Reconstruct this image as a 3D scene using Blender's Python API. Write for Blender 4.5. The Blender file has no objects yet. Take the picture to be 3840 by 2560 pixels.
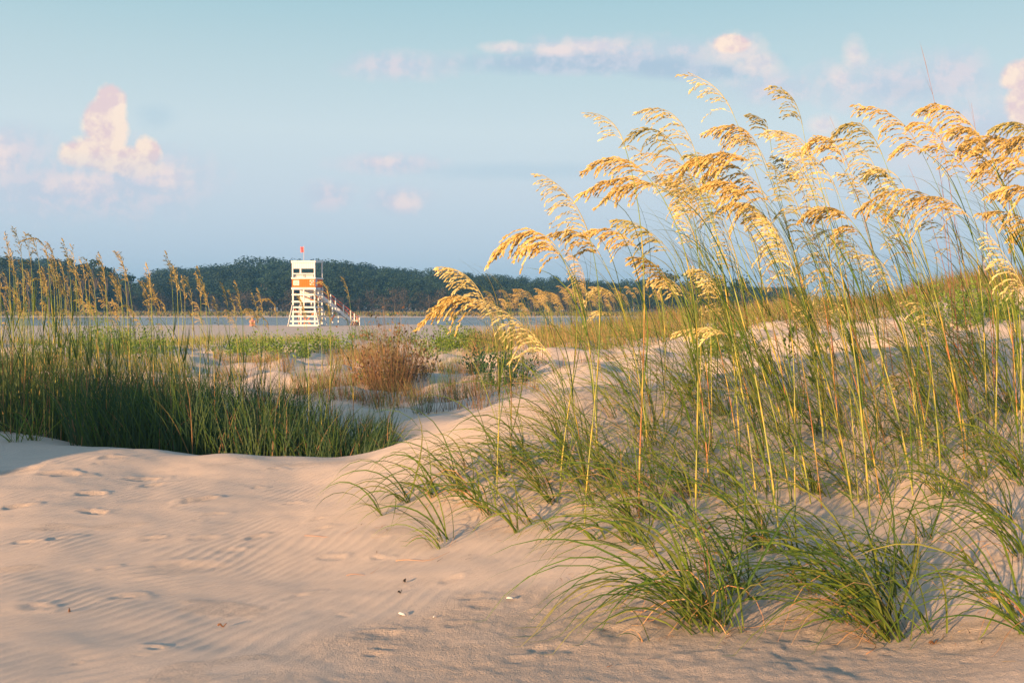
import bpy, bmesh, math, random
import numpy as np
from mathutils import Vector, Matrix
from mathutils import noise as mnoise

random.seed(11)
RNG = np.random.default_rng(5)
R = math.radians
S = bpy.context.scene
COL = S.collection

# ------------------------------------------------------------------ camera
CAM = Vector((0.0, 0.0, 1.6))
FPX = 995.0
CX, HR = 512.0, 306.0            # image centre column, horizon row (at 1024 x 682)
cd = bpy.data.cameras.new('camera')
cd.lens = 35.0
cd.sensor_width = 36.0
cd.clip_start = 0.05
cd.clip_end = 8000
cam = bpy.data.objects.new('camera', cd)
COL.objects.link(cam)
cam.location = CAM
cam.rotation_euler = (R(90) - math.atan((341 - HR) / FPX), 0, 0)
S.camera = cam

# ------------------------------------------------------------------ sun, sky, exposure
SUN_AZ = R(40)       # to the left of straight behind the camera
SUN_EL = R(9.5)
S.view_settings.view_transform = 'Standard'
S.view_settings.look = 'None'
S.view_settings.exposure = 1.12
S.view_settings.gamma = 1
S.render.engine = 'CYCLES'
sd = bpy.data.lights.new('sun', 'SUN')
sd.energy = 5.0
sd.angle = R(0.8)
sd.color = (1.0, 0.58, 0.27)
so = bpy.data.objects.new('sun', sd)
COL.objects.link(so)
to_sun = Vector((-math.sin(SUN_AZ) * math.cos(SUN_EL), -math.cos(SUN_AZ) * math.cos(SUN_EL), math.sin(SUN_EL)))
so.rotation_euler = to_sun.to_track_quat('Z', 'Y').to_euler()
so.location = (-20, -20, 15)


def ND(nt, typ, **kw):
    n = nt.nodes.new(typ)
    for k, v in kw.items():
        setattr(n, k, v)
    return n


def MATH(nt, op, a, b=None, c=None, clamp=False):
    n = nt.nodes.new('ShaderNodeMath')
    n.operation = op
    n.use_clamp = clamp
    for i, v in enumerate((a, b, c)):
        if v is None:
            continue
        if isinstance(v, (int, float)):
            n.inputs[i].default_value = v
        else:
            nt.links.new(v, n.inputs[i])
    return n.outputs[0]


def MIXC(nt, fac, a, b, mode='MIX'):
    n = nt.nodes.new('ShaderNodeMix')
    n.data_type = 'RGBA'
    n.blend_type = mode
    for sock, v in ((n.inputs[0], fac), (n.inputs[6], a), (n.inputs[7], b)):
        if isinstance(v, (int, float)):
            sock.default_value = v
        elif isinstance(v, tuple):
            sock.default_value = (v[0], v[1], v[2], 1)
        else:
            nt.links.new(v, sock)
    return n.outputs[2]


def srgb(r, g, b):
    f = lambda c: (c / 255 / 12.92) if c / 255 <= 0.04045 else ((c / 255 + 0.055) / 1.055) ** 2.4
    return (f(r), f(g), f(b))


def make_world():
    w = bpy.data.worlds.new('World')
    S.world = w
    w.use_nodes = True
    nt = w.node_tree
    nt.nodes.clear()
    out = ND(nt, 'ShaderNodeOutputWorld')
    bg = ND(nt, 'ShaderNodeBackground')
    nt.links.new(bg.outputs[0], out.inputs[0])
    sky = ND(nt, 'ShaderNodeTexSky', sky_type='NISHITA')
    sky.sun_disc = False
    sky.sun_elevation = SUN_EL
    sky.sun_rotation = math.atan2(to_sun.x, to_sun.y)
    sky.altitude = 0
    tc = ND(nt, 'ShaderNodeTexCoord')
    sp = ND(nt, 'ShaderNodeSeparateXYZ')
    nt.links.new(tc.outputs['Generated'], sp.inputs[0])
    X, Y, Z = sp.outputs
    ramp = ND(nt, 'ShaderNodeValToRGB')
    els = [(0.0, srgb(180, 204, 224)), (0.05, srgb(193, 210, 227)), (0.11, srgb(204, 217, 229)), (0.17, srgb(208, 223, 230)),
           (0.235, srgb(190, 214, 222)), (0.30, srgb(166, 203, 214)), (0.42, srgb(122, 170, 195)), (1.0, srgb(84, 132, 172))]
    cr = ramp.color_ramp
    while len(cr.elements) < len(els):
        cr.elements.new(0.5)
    for e, (p, c) in zip(cr.elements, els):
        e.position = p
        e.color = (*c, 1)
    nt.links.new(MATH(nt, 'MAXIMUM', Z, 0.0), ramp.inputs[0])
    skyc = MIXC(nt, 1.0, sky.outputs[0], (0.12, 0.12, 0.12), 'MULTIPLY')
    base = MIXC(nt, 0.06, ramp.outputs[0], skyc)
    # ---- clouds, fixed to directions in the sky
    yy = MATH(nt, 'MAXIMUM', Y, 0.05)
    px = MATH(nt, 'DIVIDE', X, yy)
    pz = MATH(nt, 'DIVIDE', Z, yy)
    front = MATH(nt, 'GREATER_THAN', Y, 0.3)
    pc = ND(nt, 'ShaderNodeCombineXYZ')
    nt.links.new(px, pc.inputs[0]); nt.links.new(pz, pc.inputs[1])

    def noise(scale, detail=6, rough=0.6, off=(0, 0, 0)):
        m = ND(nt, 'ShaderNodeMapping')
        m.inputs['Location'].default_value = off
        nt.links.new(pc.outputs[0], m.inputs[0])
        n = ND(nt, 'ShaderNodeTexNoise')
        n.inputs['Scale'].default_value = scale
        n.inputs['Detail'].default_value = detail
        n.inputs['Roughness'].default_value = rough
        nt.links.new(m.outputs[0], n.inputs[0])
        return n.outputs[0]
    n1 = noise(22, 7, 0.6)
    n2 = noise(22, 7, 0.6, (0.008, -0.008, 0))
    n4 = noise(60, 5, 0.6, (5, 2, 0))
    n3 = noise(9, 5, 0.55, (3, 1, 0))
    col = base
    PX = lambda c: (c - 512) / FPX
    PZ = lambda r: (HR - r) / FPX
    tilt = R(0)

    def layer(col, blobs, amp, edge, opac, lit, shade, litbias, fade=None):
        best = None
        wob = MATH(nt, 'ADD', MATH(nt, 'MULTIPLY', MATH(nt, 'SUBTRACT', n1, 0.5), amp), MATH(nt, 'MULTIPLY', MATH(nt, 'SUBTRACT', MATH(nt, 'MULTIPLY_ADD', n4, 0.6, MATH(nt, 'MULTIPLY', n3, 0.4)), 0.5), amp * 0.9))
        for cx, cy, rx, ry in blobs:
            dx = MATH(nt, 'DIVIDE', MATH(nt, 'SUBTRACT', px, PX(cx)), rx / FPX)
            dz = MATH(nt, 'DIVIDE', MATH(nt, 'SUBTRACT', pz, PZ(cy)), ry / FPX)
            d = MATH(nt, 'SUBTRACT', 1.0, MATH(nt, 'SQRT', MATH(nt, 'ADD', MATH(nt, 'MULTIPLY', dx, dx), MATH(nt, 'MULTIPLY', dz, dz))))
            best = d if best is None else MATH(nt, 'MAXIMUM', best, d)
        d = MATH(nt, 'ADD', MATH(nt, 'ADD', best, wob), 0.16)
        a = MATH(nt, 'MULTIPLY', MATH(nt, 'SMOOTHSTEP' if False else 'DIVIDE', d, edge, clamp=True), opac)
        a = MATH(nt, 'MULTIPLY', a, front)
        if fade:
            a = MATH(nt, 'MULTIPLY', a, MATH(nt, 'DIVIDE', MATH(nt, 'SUBTRACT', MATH(nt, 'MULTIPLY_ADD', MATH(nt, 'SUBTRACT', n3, 0.5), 0.03, pz), PZ(fade[1])), (fade[1] - fade[0]) / FPX, clamp=True))
        relief = MATH(nt, 'ADD', MATH(nt, 'MULTIPLY_ADD', MATH(nt, 'SUBTRACT', n1, n2), 8.0, litbias), MATH(nt, 'MULTIPLY', MATH(nt, 'SUBTRACT', n4, 0.5), 1.2), clamp=True)
        c = MIXC(nt, relief, shade, lit)
        return MIXC(nt, a, col, c)
    pink, cream, lil, blue = srgb(226, 214, 222), srgb(255, 226, 214), srgb(198, 206, 222), srgb(165, 196, 216)
    # soft lilac banks
    col = layer(col, [(60, 190, 150, 32), (140, 180, 90, 40), (400, 68, 70, 16), (390, 165, 60, 12), (400, 200, 34, 16), (620, 58, 130, 20), (900, 88, 130, 30),
                      (950, 80, 50, 30), (330, 195, 30, 16), (0, 160, 60, 40), (980, 140, 90, 60), (770, 90, 60, 20)], 0.9, 0.9, 0.7, pink, lil, 0.4)
    col = layer(col, [(650, 66, 46, 10), (760, 62, 30, 8), (520, 172, 120, 10), (905, 92, 40, 12), (160, 118, 22, 14)], 0.7, 0.8, 0.28, blue, blue, 0.5)
    col = layer(col, [(560, 66, 110, 12), (660, 70, 44, 12), (700, 74, 60, 10)], 0.6, 0.7, 0.75, srgb(196, 206, 222), srgb(172, 194, 214), 0.3)
    # lit heaps
    col = layer(col, [(505, 50, 26, 7), (590, 48, 36, 9), (560, 52, 30, 7), (735, 52, 30, 17), (755, 65, 26, 13), (850, 58, 14, 20), (838, 80, 12, 16),
                      (820, 126, 18, 12), (382, 162, 18, 6), (405, 203, 20, 10), (0, 158, 20, 30), (80, 185, 40, 12), (170, 178, 26, 14)], 0.9, 0.8, 0.62, srgb(248, 228, 222), pink, 0.75)
    col = layer(col, [(113, 104, 15, 18), (106, 125, 22, 26), (112, 130, 18, 30), (100, 152, 27, 18), (80, 155, 18, 13), (120, 160, 30, 14), (150, 154, 14, 16), (140, 168, 24, 12),
                      (1018, 78, 22, 17), (1024, 105, 22, 26), (730, 46, 16, 9)], 0.9, 0.34, 0.95, srgb(255, 232, 214), srgb(232, 208, 210), 0.70, (150, 186))
    # warm fill glow added to the sky round the low sun, behind the camera
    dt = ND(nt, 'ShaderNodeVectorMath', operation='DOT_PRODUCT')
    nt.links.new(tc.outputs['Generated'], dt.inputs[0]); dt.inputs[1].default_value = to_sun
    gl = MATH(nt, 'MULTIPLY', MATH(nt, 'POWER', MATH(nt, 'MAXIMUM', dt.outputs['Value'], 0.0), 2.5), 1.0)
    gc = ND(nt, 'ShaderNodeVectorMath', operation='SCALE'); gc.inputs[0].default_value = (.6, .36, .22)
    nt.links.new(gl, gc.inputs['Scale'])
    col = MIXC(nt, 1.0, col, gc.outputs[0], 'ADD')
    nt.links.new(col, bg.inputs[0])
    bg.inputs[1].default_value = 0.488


make_world()

# ------------------------------------------------------------------ helpers
MATS = {}


def tag(o, label=None, cat=None, group=None, kind=None):
    if label: o['label'] = label
    if cat: o['category'] = cat
    if group: o['group'] = group
    if kind: o['kind'] = kind
    return o


def empty(name, loc, rz=0, **kw):
    o = bpy.data.objects.new(name, None)
    o.empty_display_size = 0.1
    COL.objects.link(o)
    o.location = loc
    o.rotation_euler = (0, 0, rz)
    tag(o, **kw)
    return o


def kids(o):
    return [c for c in CH.get(o.name, [])]


CH = {}


def setparent(c, p):
    c.parent = p
    CH.setdefault(p.name, []).append(c)


def copy_tree(o, parent=None):
    c = o.copy()
    COL.objects.link(c)
    if parent is not None:
        setparent(c, parent)
    for ch in kids(o):
        copy_tree(ch, c)
    return c


def drop(e):
    # an unused first build: take it and its parts away, and forget its name, which Blender may give out again
    for ch in CH.pop(e.name, []):
        CH.pop(ch.name, None)
        bpy.data.objects.remove(ch)
    bpy.data.objects.remove(e)


def unit(v):
    l = math.sqrt(v[0] * v[0] + v[1] * v[1] + v[2] * v[2]) or 1e-9
    return (v[0] / l, v[1] / l, v[2] / l)


def cross(a, b):
    return (a[1] * b[2] - a[2] * b[1], a[2] * b[0] - a[0] * b[2], a[0] * b[1] - a[1] * b[0])


def add(a, b, s=1.0):
    return (a[0] + b[0] * s, a[1] + b[1] * s, a[2] + b[2] * s)


def lerp(a, b, t):
    return tuple(a[i] + (b[i] - a[i]) * t for i in range(len(a)))


class MB:
    """collects shapes, builds ONE mesh object; each vertex carries a colour of its own"""
    def __init__(s):
        s.v = []; s.f = []; s.c = []

    def box(s, x0, x1, y0, y1, z0, z1, c=(1, 1, 1)):
        n = len(s.v)
        s.v += [(x0, y0, z0), (x1, y0, z0), (x1, y1, z0), (x0, y1, z0), (x0, y0, z1), (x1, y0, z1), (x1, y1, z1), (x0, y1, z1)]
        s.f += [(n, n + 3, n + 2, n + 1), (n + 4, n + 5, n + 6, n + 7), (n, n + 1, n + 5, n + 4), (n + 1, n + 2, n + 6, n + 5),
                (n + 2, n + 3, n + 7, n + 6), (n + 3, n, n + 4, n + 7)]
        s.c += [c] * 8
        return s

    def beam(s, p, q, w, h, c=(1, 1, 1), up=(0, 0, 1)):
        t = unit(add(q, p, -1))
        a = unit(cross(t, up)) if abs(t[2]) < 0.99 else (1, 0, 0)
        b = cross(a, t)
        n = len(s.v)
        for e in (p, q):
            for i, j in ((-1, -1), (1, -1), (1, 1), (-1, 1)):
                s.v.append(add(add(e, a, i * w / 2), b, j * h / 2))
        s.f += [(n, n + 3, n + 2, n + 1), (n + 4, n + 5, n + 6, n + 7)]
        for i in range(4):
            j = (i + 1) % 4
            s.f.append((n + i, n + j, n + 4 + j, n + 4 + i))
        s.c += [c] * 8
        return s

    def tube(s, pts, rad, cols, k=5):
        n0 = len(s.v)
        N = len(pts)
        for i in range(N):
            t = unit(add(pts[min(i + 1, N - 1)], pts[max(i - 1, 0)], -1))
            a = unit(cross(t, (0.1, 1, 0.05)))
            b = cross(t, a)
            r = rad[i] if isinstance(rad, (list, tuple)) else rad
            c = cols[i] if isinstance(cols, list) else cols
            for j in range(k):
                an = 2 * math.pi * j / k
                s.v.append(add(add(pts[i], a, r * math.cos(an)), b, r * math.sin(an)))
                s.c.append(c)
        for i in range(N - 1):
            for j in range(k):
                j2 = (j + 1) % k
                a0 = n0 + i * k
                s.f.append((a0 + j, a0 + j2, a0 + k + j2, a0 + k + j))
        s.f.append(tuple(n0 + j for j in range(k))[::-1])
        s.f.append(tuple(n0 + (N - 1) * k + j for j in range(k)))
        return s

    def blade(s, pts, w0, side, c0, c1, prof=None, fold=0.0):
        """grass blade: a strip that narrows to its tip, folded a little along its middle"""
        N = len(pts)
        n0 = len(s.v)
        tot = N - 1
        for i, p in enumerate(pts):
            t = i / tot
            w = w0 * (min(1, 0.55 + t * 3) * (1 - t ** 1.7) + 0.04) if prof is None else w0 * prof(t)
            tg = unit(add(pts[min(i + 1, tot)], pts[max(i - 1, 0)], -1))
            sd_ = unit(add(side, tg, -(side[0] * tg[0] + side[1] * tg[1] + side[2] * tg[2])))
            c = lerp(c0, c1, t)
            if fold:
                nn = cross(sd_, tg)
                s.v += [add(p, sd_, -w), add(p, nn, w * fold), add(p, sd_, w)]
                s.c += [c, c, c]
            else:
                s.v += [add(p, sd_, -w), add(p, sd_, w)]
                s.c += [c, c]
        k = 3 if fold else 2
        for i in range(tot):
            for j in range(k - 1):
                a = n0 + i * k + j
                s.f.append((a, a + 1, a + k + 1, a + k))
        return s

    def spikelet(s, p, t, n, L, w, th, c):
        """flat seed spikelet: pointed at both ends, a thin lens across"""
        t = unit(t); a = unit(cross(t, n)); b = cross(a, t)
        n0 = len(s.v)
        s.v.append(p)
        for fr, ww in ((0.32, 1.0), (0.7, 0.75)):
            q = add(p, t, L * fr)
            s.v += [add(q, a, w * ww), add(q, b, th * ww), add(q, a, -w * ww), add(q, b, -th * ww)]
        s.v.append(add(p, t, L))
        for j in range(4):
            j2 = (j + 1) % 4
            s.f += [(n0, n0 + 1 + j2, n0 + 1 + j), (n0 + 1 + j, n0 + 1 + j2, n0 + 5 + j2, n0 + 5 + j), (n0 + 5 + j, n0 + 5 + j2, n0 + 9)]
        s.c += [lerp(c, (c[0] * .8, c[1] * .8, c[2] * .8), 1)] + [c] * 8 + [lerp(c, (1, .9, .7), .25)]
        return s

    def leafquad(s, p, t, n, L, w, c):
        t = unit(t); a = unit(cross(t, n))
        n0 = len(s.v)
        s.v += [p, add(add(p, t, L * .5), a, w), add(p, t, L), add(add(p, t, L * .5), a, -w)]
        s.f.append((n0, n0 + 1, n0 + 2, n0 + 3))
        s.c += [c] * 4
        return s

    def lathe(s, prof, c, k=16, cx=0, cy=0):
        n0 = len(s.v)
        for r, z in prof:
            for j in range(k):
                an = 2 * math.pi * j / k
                s.v.append((cx + r * math.cos(an), cy + r * math.sin(an), z)); s.c.append(c)
        for i in range(len(prof) - 1):
            for j in range(k):
                j2 = (j + 1) % k
                s.f.append((n0 + i * k + j, n0 + i * k + j2, n0 + (i + 1) * k + j2, n0 + (i + 1) * k + j))
        return s

    def mesh(s, name, m, smooth=False):
        me = bpy.data.meshes.new(name)
        me.from_pydata(s.v, [], s.f)
        ca = me.color_attributes.new('col', 'FLOAT_COLOR', 'POINT')
        arr = np.ones((len(s.v), 4), dtype=np.float32)
        if s.c:
            arr[:, :3] = np.array(s.c, dtype=np.float32)
        ca.data.foreach_set('color', arr.ravel())
        if smooth:
            me.polygons.foreach_set('use_smooth', np.ones(len(me.polygons), dtype=bool))
        me.materials.append(m)
        return me

    def build(s, name, m, parent=None, smooth=False, loc=None):
        o = bpy.data.objects.new(name, s.mesh(name, m, smooth))
        COL.objects.link(o)
        if parent is not None:
            setparent(o, parent)
        if loc: o.location = loc
        return o


# ------------------------------------------------------------------ terrain height
def pnoise(x, y, seed=0):
    """gradient noise, numpy"""
    rs = np.random.RandomState(seed)
    ang = rs.rand(256, 256) * 2 * np.pi
    gx, gy = np.cos(ang), np.sin(ang)
    x = np.asarray(x, float); y = np.asarray(y, float)
    xi = np.floor(x).astype(int); yi = np.floor(y).astype(int)
    xf = x - xi; yf = y - yi
    u = xf * xf * xf * (xf * (xf * 6 - 15) + 10); v = yf * yf * yf * (yf * (yf * 6 - 15) + 10)

    def g(ix, iy, dx, dy):
        a, b = ix & 255, iy & 255
        return gx[a, b] * dx + gy[a, b] * dy
    n00 = g(xi, yi, xf, yf); n10 = g(xi + 1, yi, xf - 1, yf)
    n01 = g(xi, yi + 1, xf, yf - 1); n11 = g(xi + 1, yi + 1, xf - 1, yf - 1)
    return (n00 * (1 - u) + n10 * u) * (1 - v) + (n01 * (1 - u) + n11 * u) * v


def fbm(x, y, oct=4, seed=0):
    t = 0; a = 1.0
    for i in range(oct):
        t = t + a * pnoise(x * 2 ** i, y * 2 ** i, seed + i); a *= 0.5
    return t


# points read off the photograph: column, row, distance ahead
VIS = [(-150, 682, 3.0), (0, 682, 3.0), (250, 682, 3.0), (500, 682, 3.0), (750, 682, 2.95), (1024, 682, 2.9), (1200, 670, 2.9),
       (-100, 560, 4.7), (0, 560, 4.6), (160, 560, 4.6), (320, 575, 4.3), (60, 500, 5.8), (230, 500, 5.8), (0, 470, 6.8), (150, 472, 6.8), (300, 480, 6.4),
       (0, 444, 7.9), (87, 447, 7.8), (144, 450, 7.6), (226, 456, 7.3), (305, 459, 7.1), (361, 456, 6.9), (405, 442, 6.7), (479, 414, 6.8),
       (522, 399, 7.0), (579, 387, 7.3), (627, 385, 7.7), (700, 376, 8.0), (780, 362, 8.3), (871, 349, 8.6), (960, 342, 8.7), (1050, 335, 8.6),
       (380, 500, 5.4), (440, 551, 4.5), (450, 500, 5.3), (480, 455, 5.9), (560, 430, 6.3), (600, 560, 4.2), (560, 500, 5.2), (640, 480, 5.5),
       (718, 634, 3.45), (600, 620, 3.6), (888, 644, 3.35), (1000, 620, 3.45), (1060, 600, 3.5), (760, 540, 4.5), (700, 440, 6.3), (800, 470, 5.7),
       (900, 555, 4.4), (860, 500, 5.3), (850, 430, 6.6), (930, 470, 5.5), (1000, 500, 4.8), (1000, 420, 6.3), (940, 390, 7.2), (780, 400, 7.2),
       # beyond the first crest
       (400, 428, 9.6), (430, 412, 11.5), (470, 402, 12.0), (380, 400, 12.8), (400, 390, 14.0), (350, 388, 14.0), (383, 376, 15.2), (383, 372, 16.2), (310, 396, 13.5),
       (250, 392, 14), (200, 372, 17), (120, 366, 18), (270, 351, 25.5), (190, 354, 24), (300, 348, 27), (330, 350, 24), (230, 343, 32), (60, 352, 22), (-60, 350, 22), (340, 342, 34),
       (430, 356, 21), (445, 348, 25), (470, 345, 23), (490, 366, 17), (520, 385, 13.5), (560, 378, 13), (600, 366, 14), (640, 354, 17), (570, 354, 18),
       (520, 348, 24), (600, 343, 24), (560, 335, 30), (650, 325, 30), (720, 318, 27), (790, 314, 25), (855, 312, 25), (700, 345, 17), (800, 338, 15),
       (920, 300, 19), (1000, 288, 18), (1080, 284, 18), (900, 338, 13), (1000, 326, 13), (1100, 320, 13)]
RAW = [(-4.4, 9.6, .3), (-3.2, 9.0, .16), (-2.4, 9.2, .12), (-1.5, 8.7, .14), (-1.2, 9.3, .25), (-3, 11, .2), (-6, 9.5, .5), (-5.2, 8.2, .55), (-4.2, 8.5, .5), (-5, 12, .3),
       (-3.4, 12, .25), (-8, 12, .4), (-1.6, 11, .3), (0.5, 10.5, .35), (1.6, 10, .55), (3, 10.5, .8), (5, 11, 1.0),
       (-10, 20, .4), (-14, 30, .3), (-30, 45, .15), (0, 45, .2), (30, 45, .8), (-60, 60, 0), (60, 60, .5), (0, 60, .05), (15, 40, 1.0), (10, 30, 1.3), (14, 24, 1.7), (20, 20, 2.0),
       (-4, 0, .45), (0, 0, .45), (4, 0, .5), (-4, -5, .5), (4, -5, .5), (0, -5, .4), (-12, 3, .6), (-12, -6, .6), (12, 4, 1.2), (12, -6, .8), (-2.5, 1.5, .45), (2.5, 1.5, .5),
       (-20, 10, .5), (0, -20, .4), (-20, -20, .5), (20, -20, .6), (20, 8, 1.6), (7, 6, 1.2), (8, 9, 1.5)]


def warp(x, y):
    s = np.maximum(y, 0) + 3.0
    return x / s * 1.6, np.log(s) + np.minimum(y, 0) / 6.0


pts = [((c - CX) / FPX * d, d, CAM.z - (r - HR) / FPX * d) for c, r, d in VIS] + RAW
P_ = np.array(pts, float)
U_, V_ = warp(P_[:, 0], P_[:, 1])
_n = len(P_)


def _k(r2):
    return 0.5 * r2 * np.log(r2 + 1e-12)


_K = _k((U_[:, None] - U_[None]) ** 2 + (V_[:, None] - V_[None]) ** 2) + np.eye(_n) * 2e-5
_Pm = np.stack([np.ones(_n), U_, V_], 1)
_A = np.block([[_K, _Pm], [_Pm.T, np.zeros((3, 3))]])
_W = np.linalg.solve(_A, np.concatenate([P_[:, 2], np.zeros(3)]))


def sstep(a, b, t):
    t = np.clip((t - a) / (b - a), 0, 1)
    return t * t * (3 - 2 * t)


def H(x, y, noise=True):
    x = np.atleast_1d(np.asarray(x, float)); y = np.atleast_1d(np.asarray(y, float))
    shp = x.shape
    x = x.ravel(); y = y.ravel()
    u, v = warp(np.clip(x, -80, 80), np.clip(y, -25, 70))
    z = np.empty(len(x))
    for i in range(0, len(x), 40000):
        uu = u[i:i + 40000]; vv = v[i:i + 40000]
        z[i:i + 40000] = _k((uu[:, None] - U_[None]) ** 2 + (vv[:, None] - V_[None]) ** 2) @ _W[:_n] + _W[_n] + _W[_n + 1] * uu + _W[_n + 2] * vv
    if noise:
        z += fbm(x * 0.9, y * 0.9, 3, 3) * 0.035 * sstep(3, 9, y) + fbm(x * 0.25, y * 0.25, 3, 9) * 0.16 * sstep(11, 20, y) + fbm(x * .62, y * .62, 3, 15) * .30 * sstep(10, 14, y) * sstep(34, 24, y)
    z = np.clip(z, -0.5, 3)
    # far beach, creek bed and the bank beyond
    far = np.interp(y, [40, 84, 90, 97, 150, 158, 162, 200, 5000], [-0.45, 0.0, -0.12, -0.8, -0.8, -0.12, 0.12, 0.4, 0.6])
    rightland = sstep(20, 60, x - (y - 60) * 0.75) * 1.4 * sstep(40, 70, y)
    far = far + rightland + sstep(78, 86, y) * sstep(110, 96, y) * (fbm(x * .09, y * .12, 3, 91) * .16)
    b = sstep(42, 66, y)
    z = z * (1 - b) + far * b
    # the tall dune left of the view that shades the grass hollow
    dn = np.exp(-(((x + 7.2) * .77 - (y - 4.5) * .64) / 1.4) ** 2 - (((x + 7.2) * .64 + (y - 4.5) * .77) / 1.6) ** 2)
    z = z + DUNE_H * dn
    return z.reshape(shp)


DUNE_H = 1.95


def Hs(x, y):
    return float(H(x, y)[0])


def hit(c, r, d0=2.6, d1=60):
    """where the line of sight through a picture point meets the sand"""
    d = np.geomspace(d0, d1, 260)
    x = (c - CX) / FPX * d
    z = CAM.z - (r - HR) / FPX * d
    h = H(x, d)
    i = np.argmax(h >= z)
    if h[i] < z[i]:
        i = len(d) - 1
    return (x[i], d[i], h[i])


def at(c, r, d):
    return ((c - CX) / FPX * d, d, CAM.z - (r - HR) / FPX * d)


# footprints and crusty lumps in the sand, column / row / size / depth
PRINTS = [(195, 503, .13, .02), (62, 475, .2, .02), (140, 482, .16, .018), (20, 470, .2, .015), (85, 496, .14, .02), (12, 510, .12, .02), (90, 515, .12, .018), (150, 488, .12, .015),
          (255, 489, .08, .012), (275, 470, .08, .012), (215, 517, .08, .012), (150, 540, .09, .012), (200, 540, .1, .01), (255, 540, .09, .012), (110, 460, .12, .015),
          (30, 610, .1, .009), (22, 545, .09, .012), (180, 570, .25, .012), (230, 555, .1, .008), (60, 540, .1, .01), (320, 530, .08, .01), (290, 505, .09, .012),
          (330, 560, .1, .01), (620, 640, .14, .02), (560, 655, .12, .015), (800, 655, .16, .02), (860, 668, .18, .018), (520, 668, .1, .012), (700, 665, .12, .015), (960, 655, .14, .015),
          (380, 640, .12, .012), (300, 600, .08, .01), (120, 600, .1, .01), (450, 585, .08, .008), (480, 610, .1, .01)]


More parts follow.
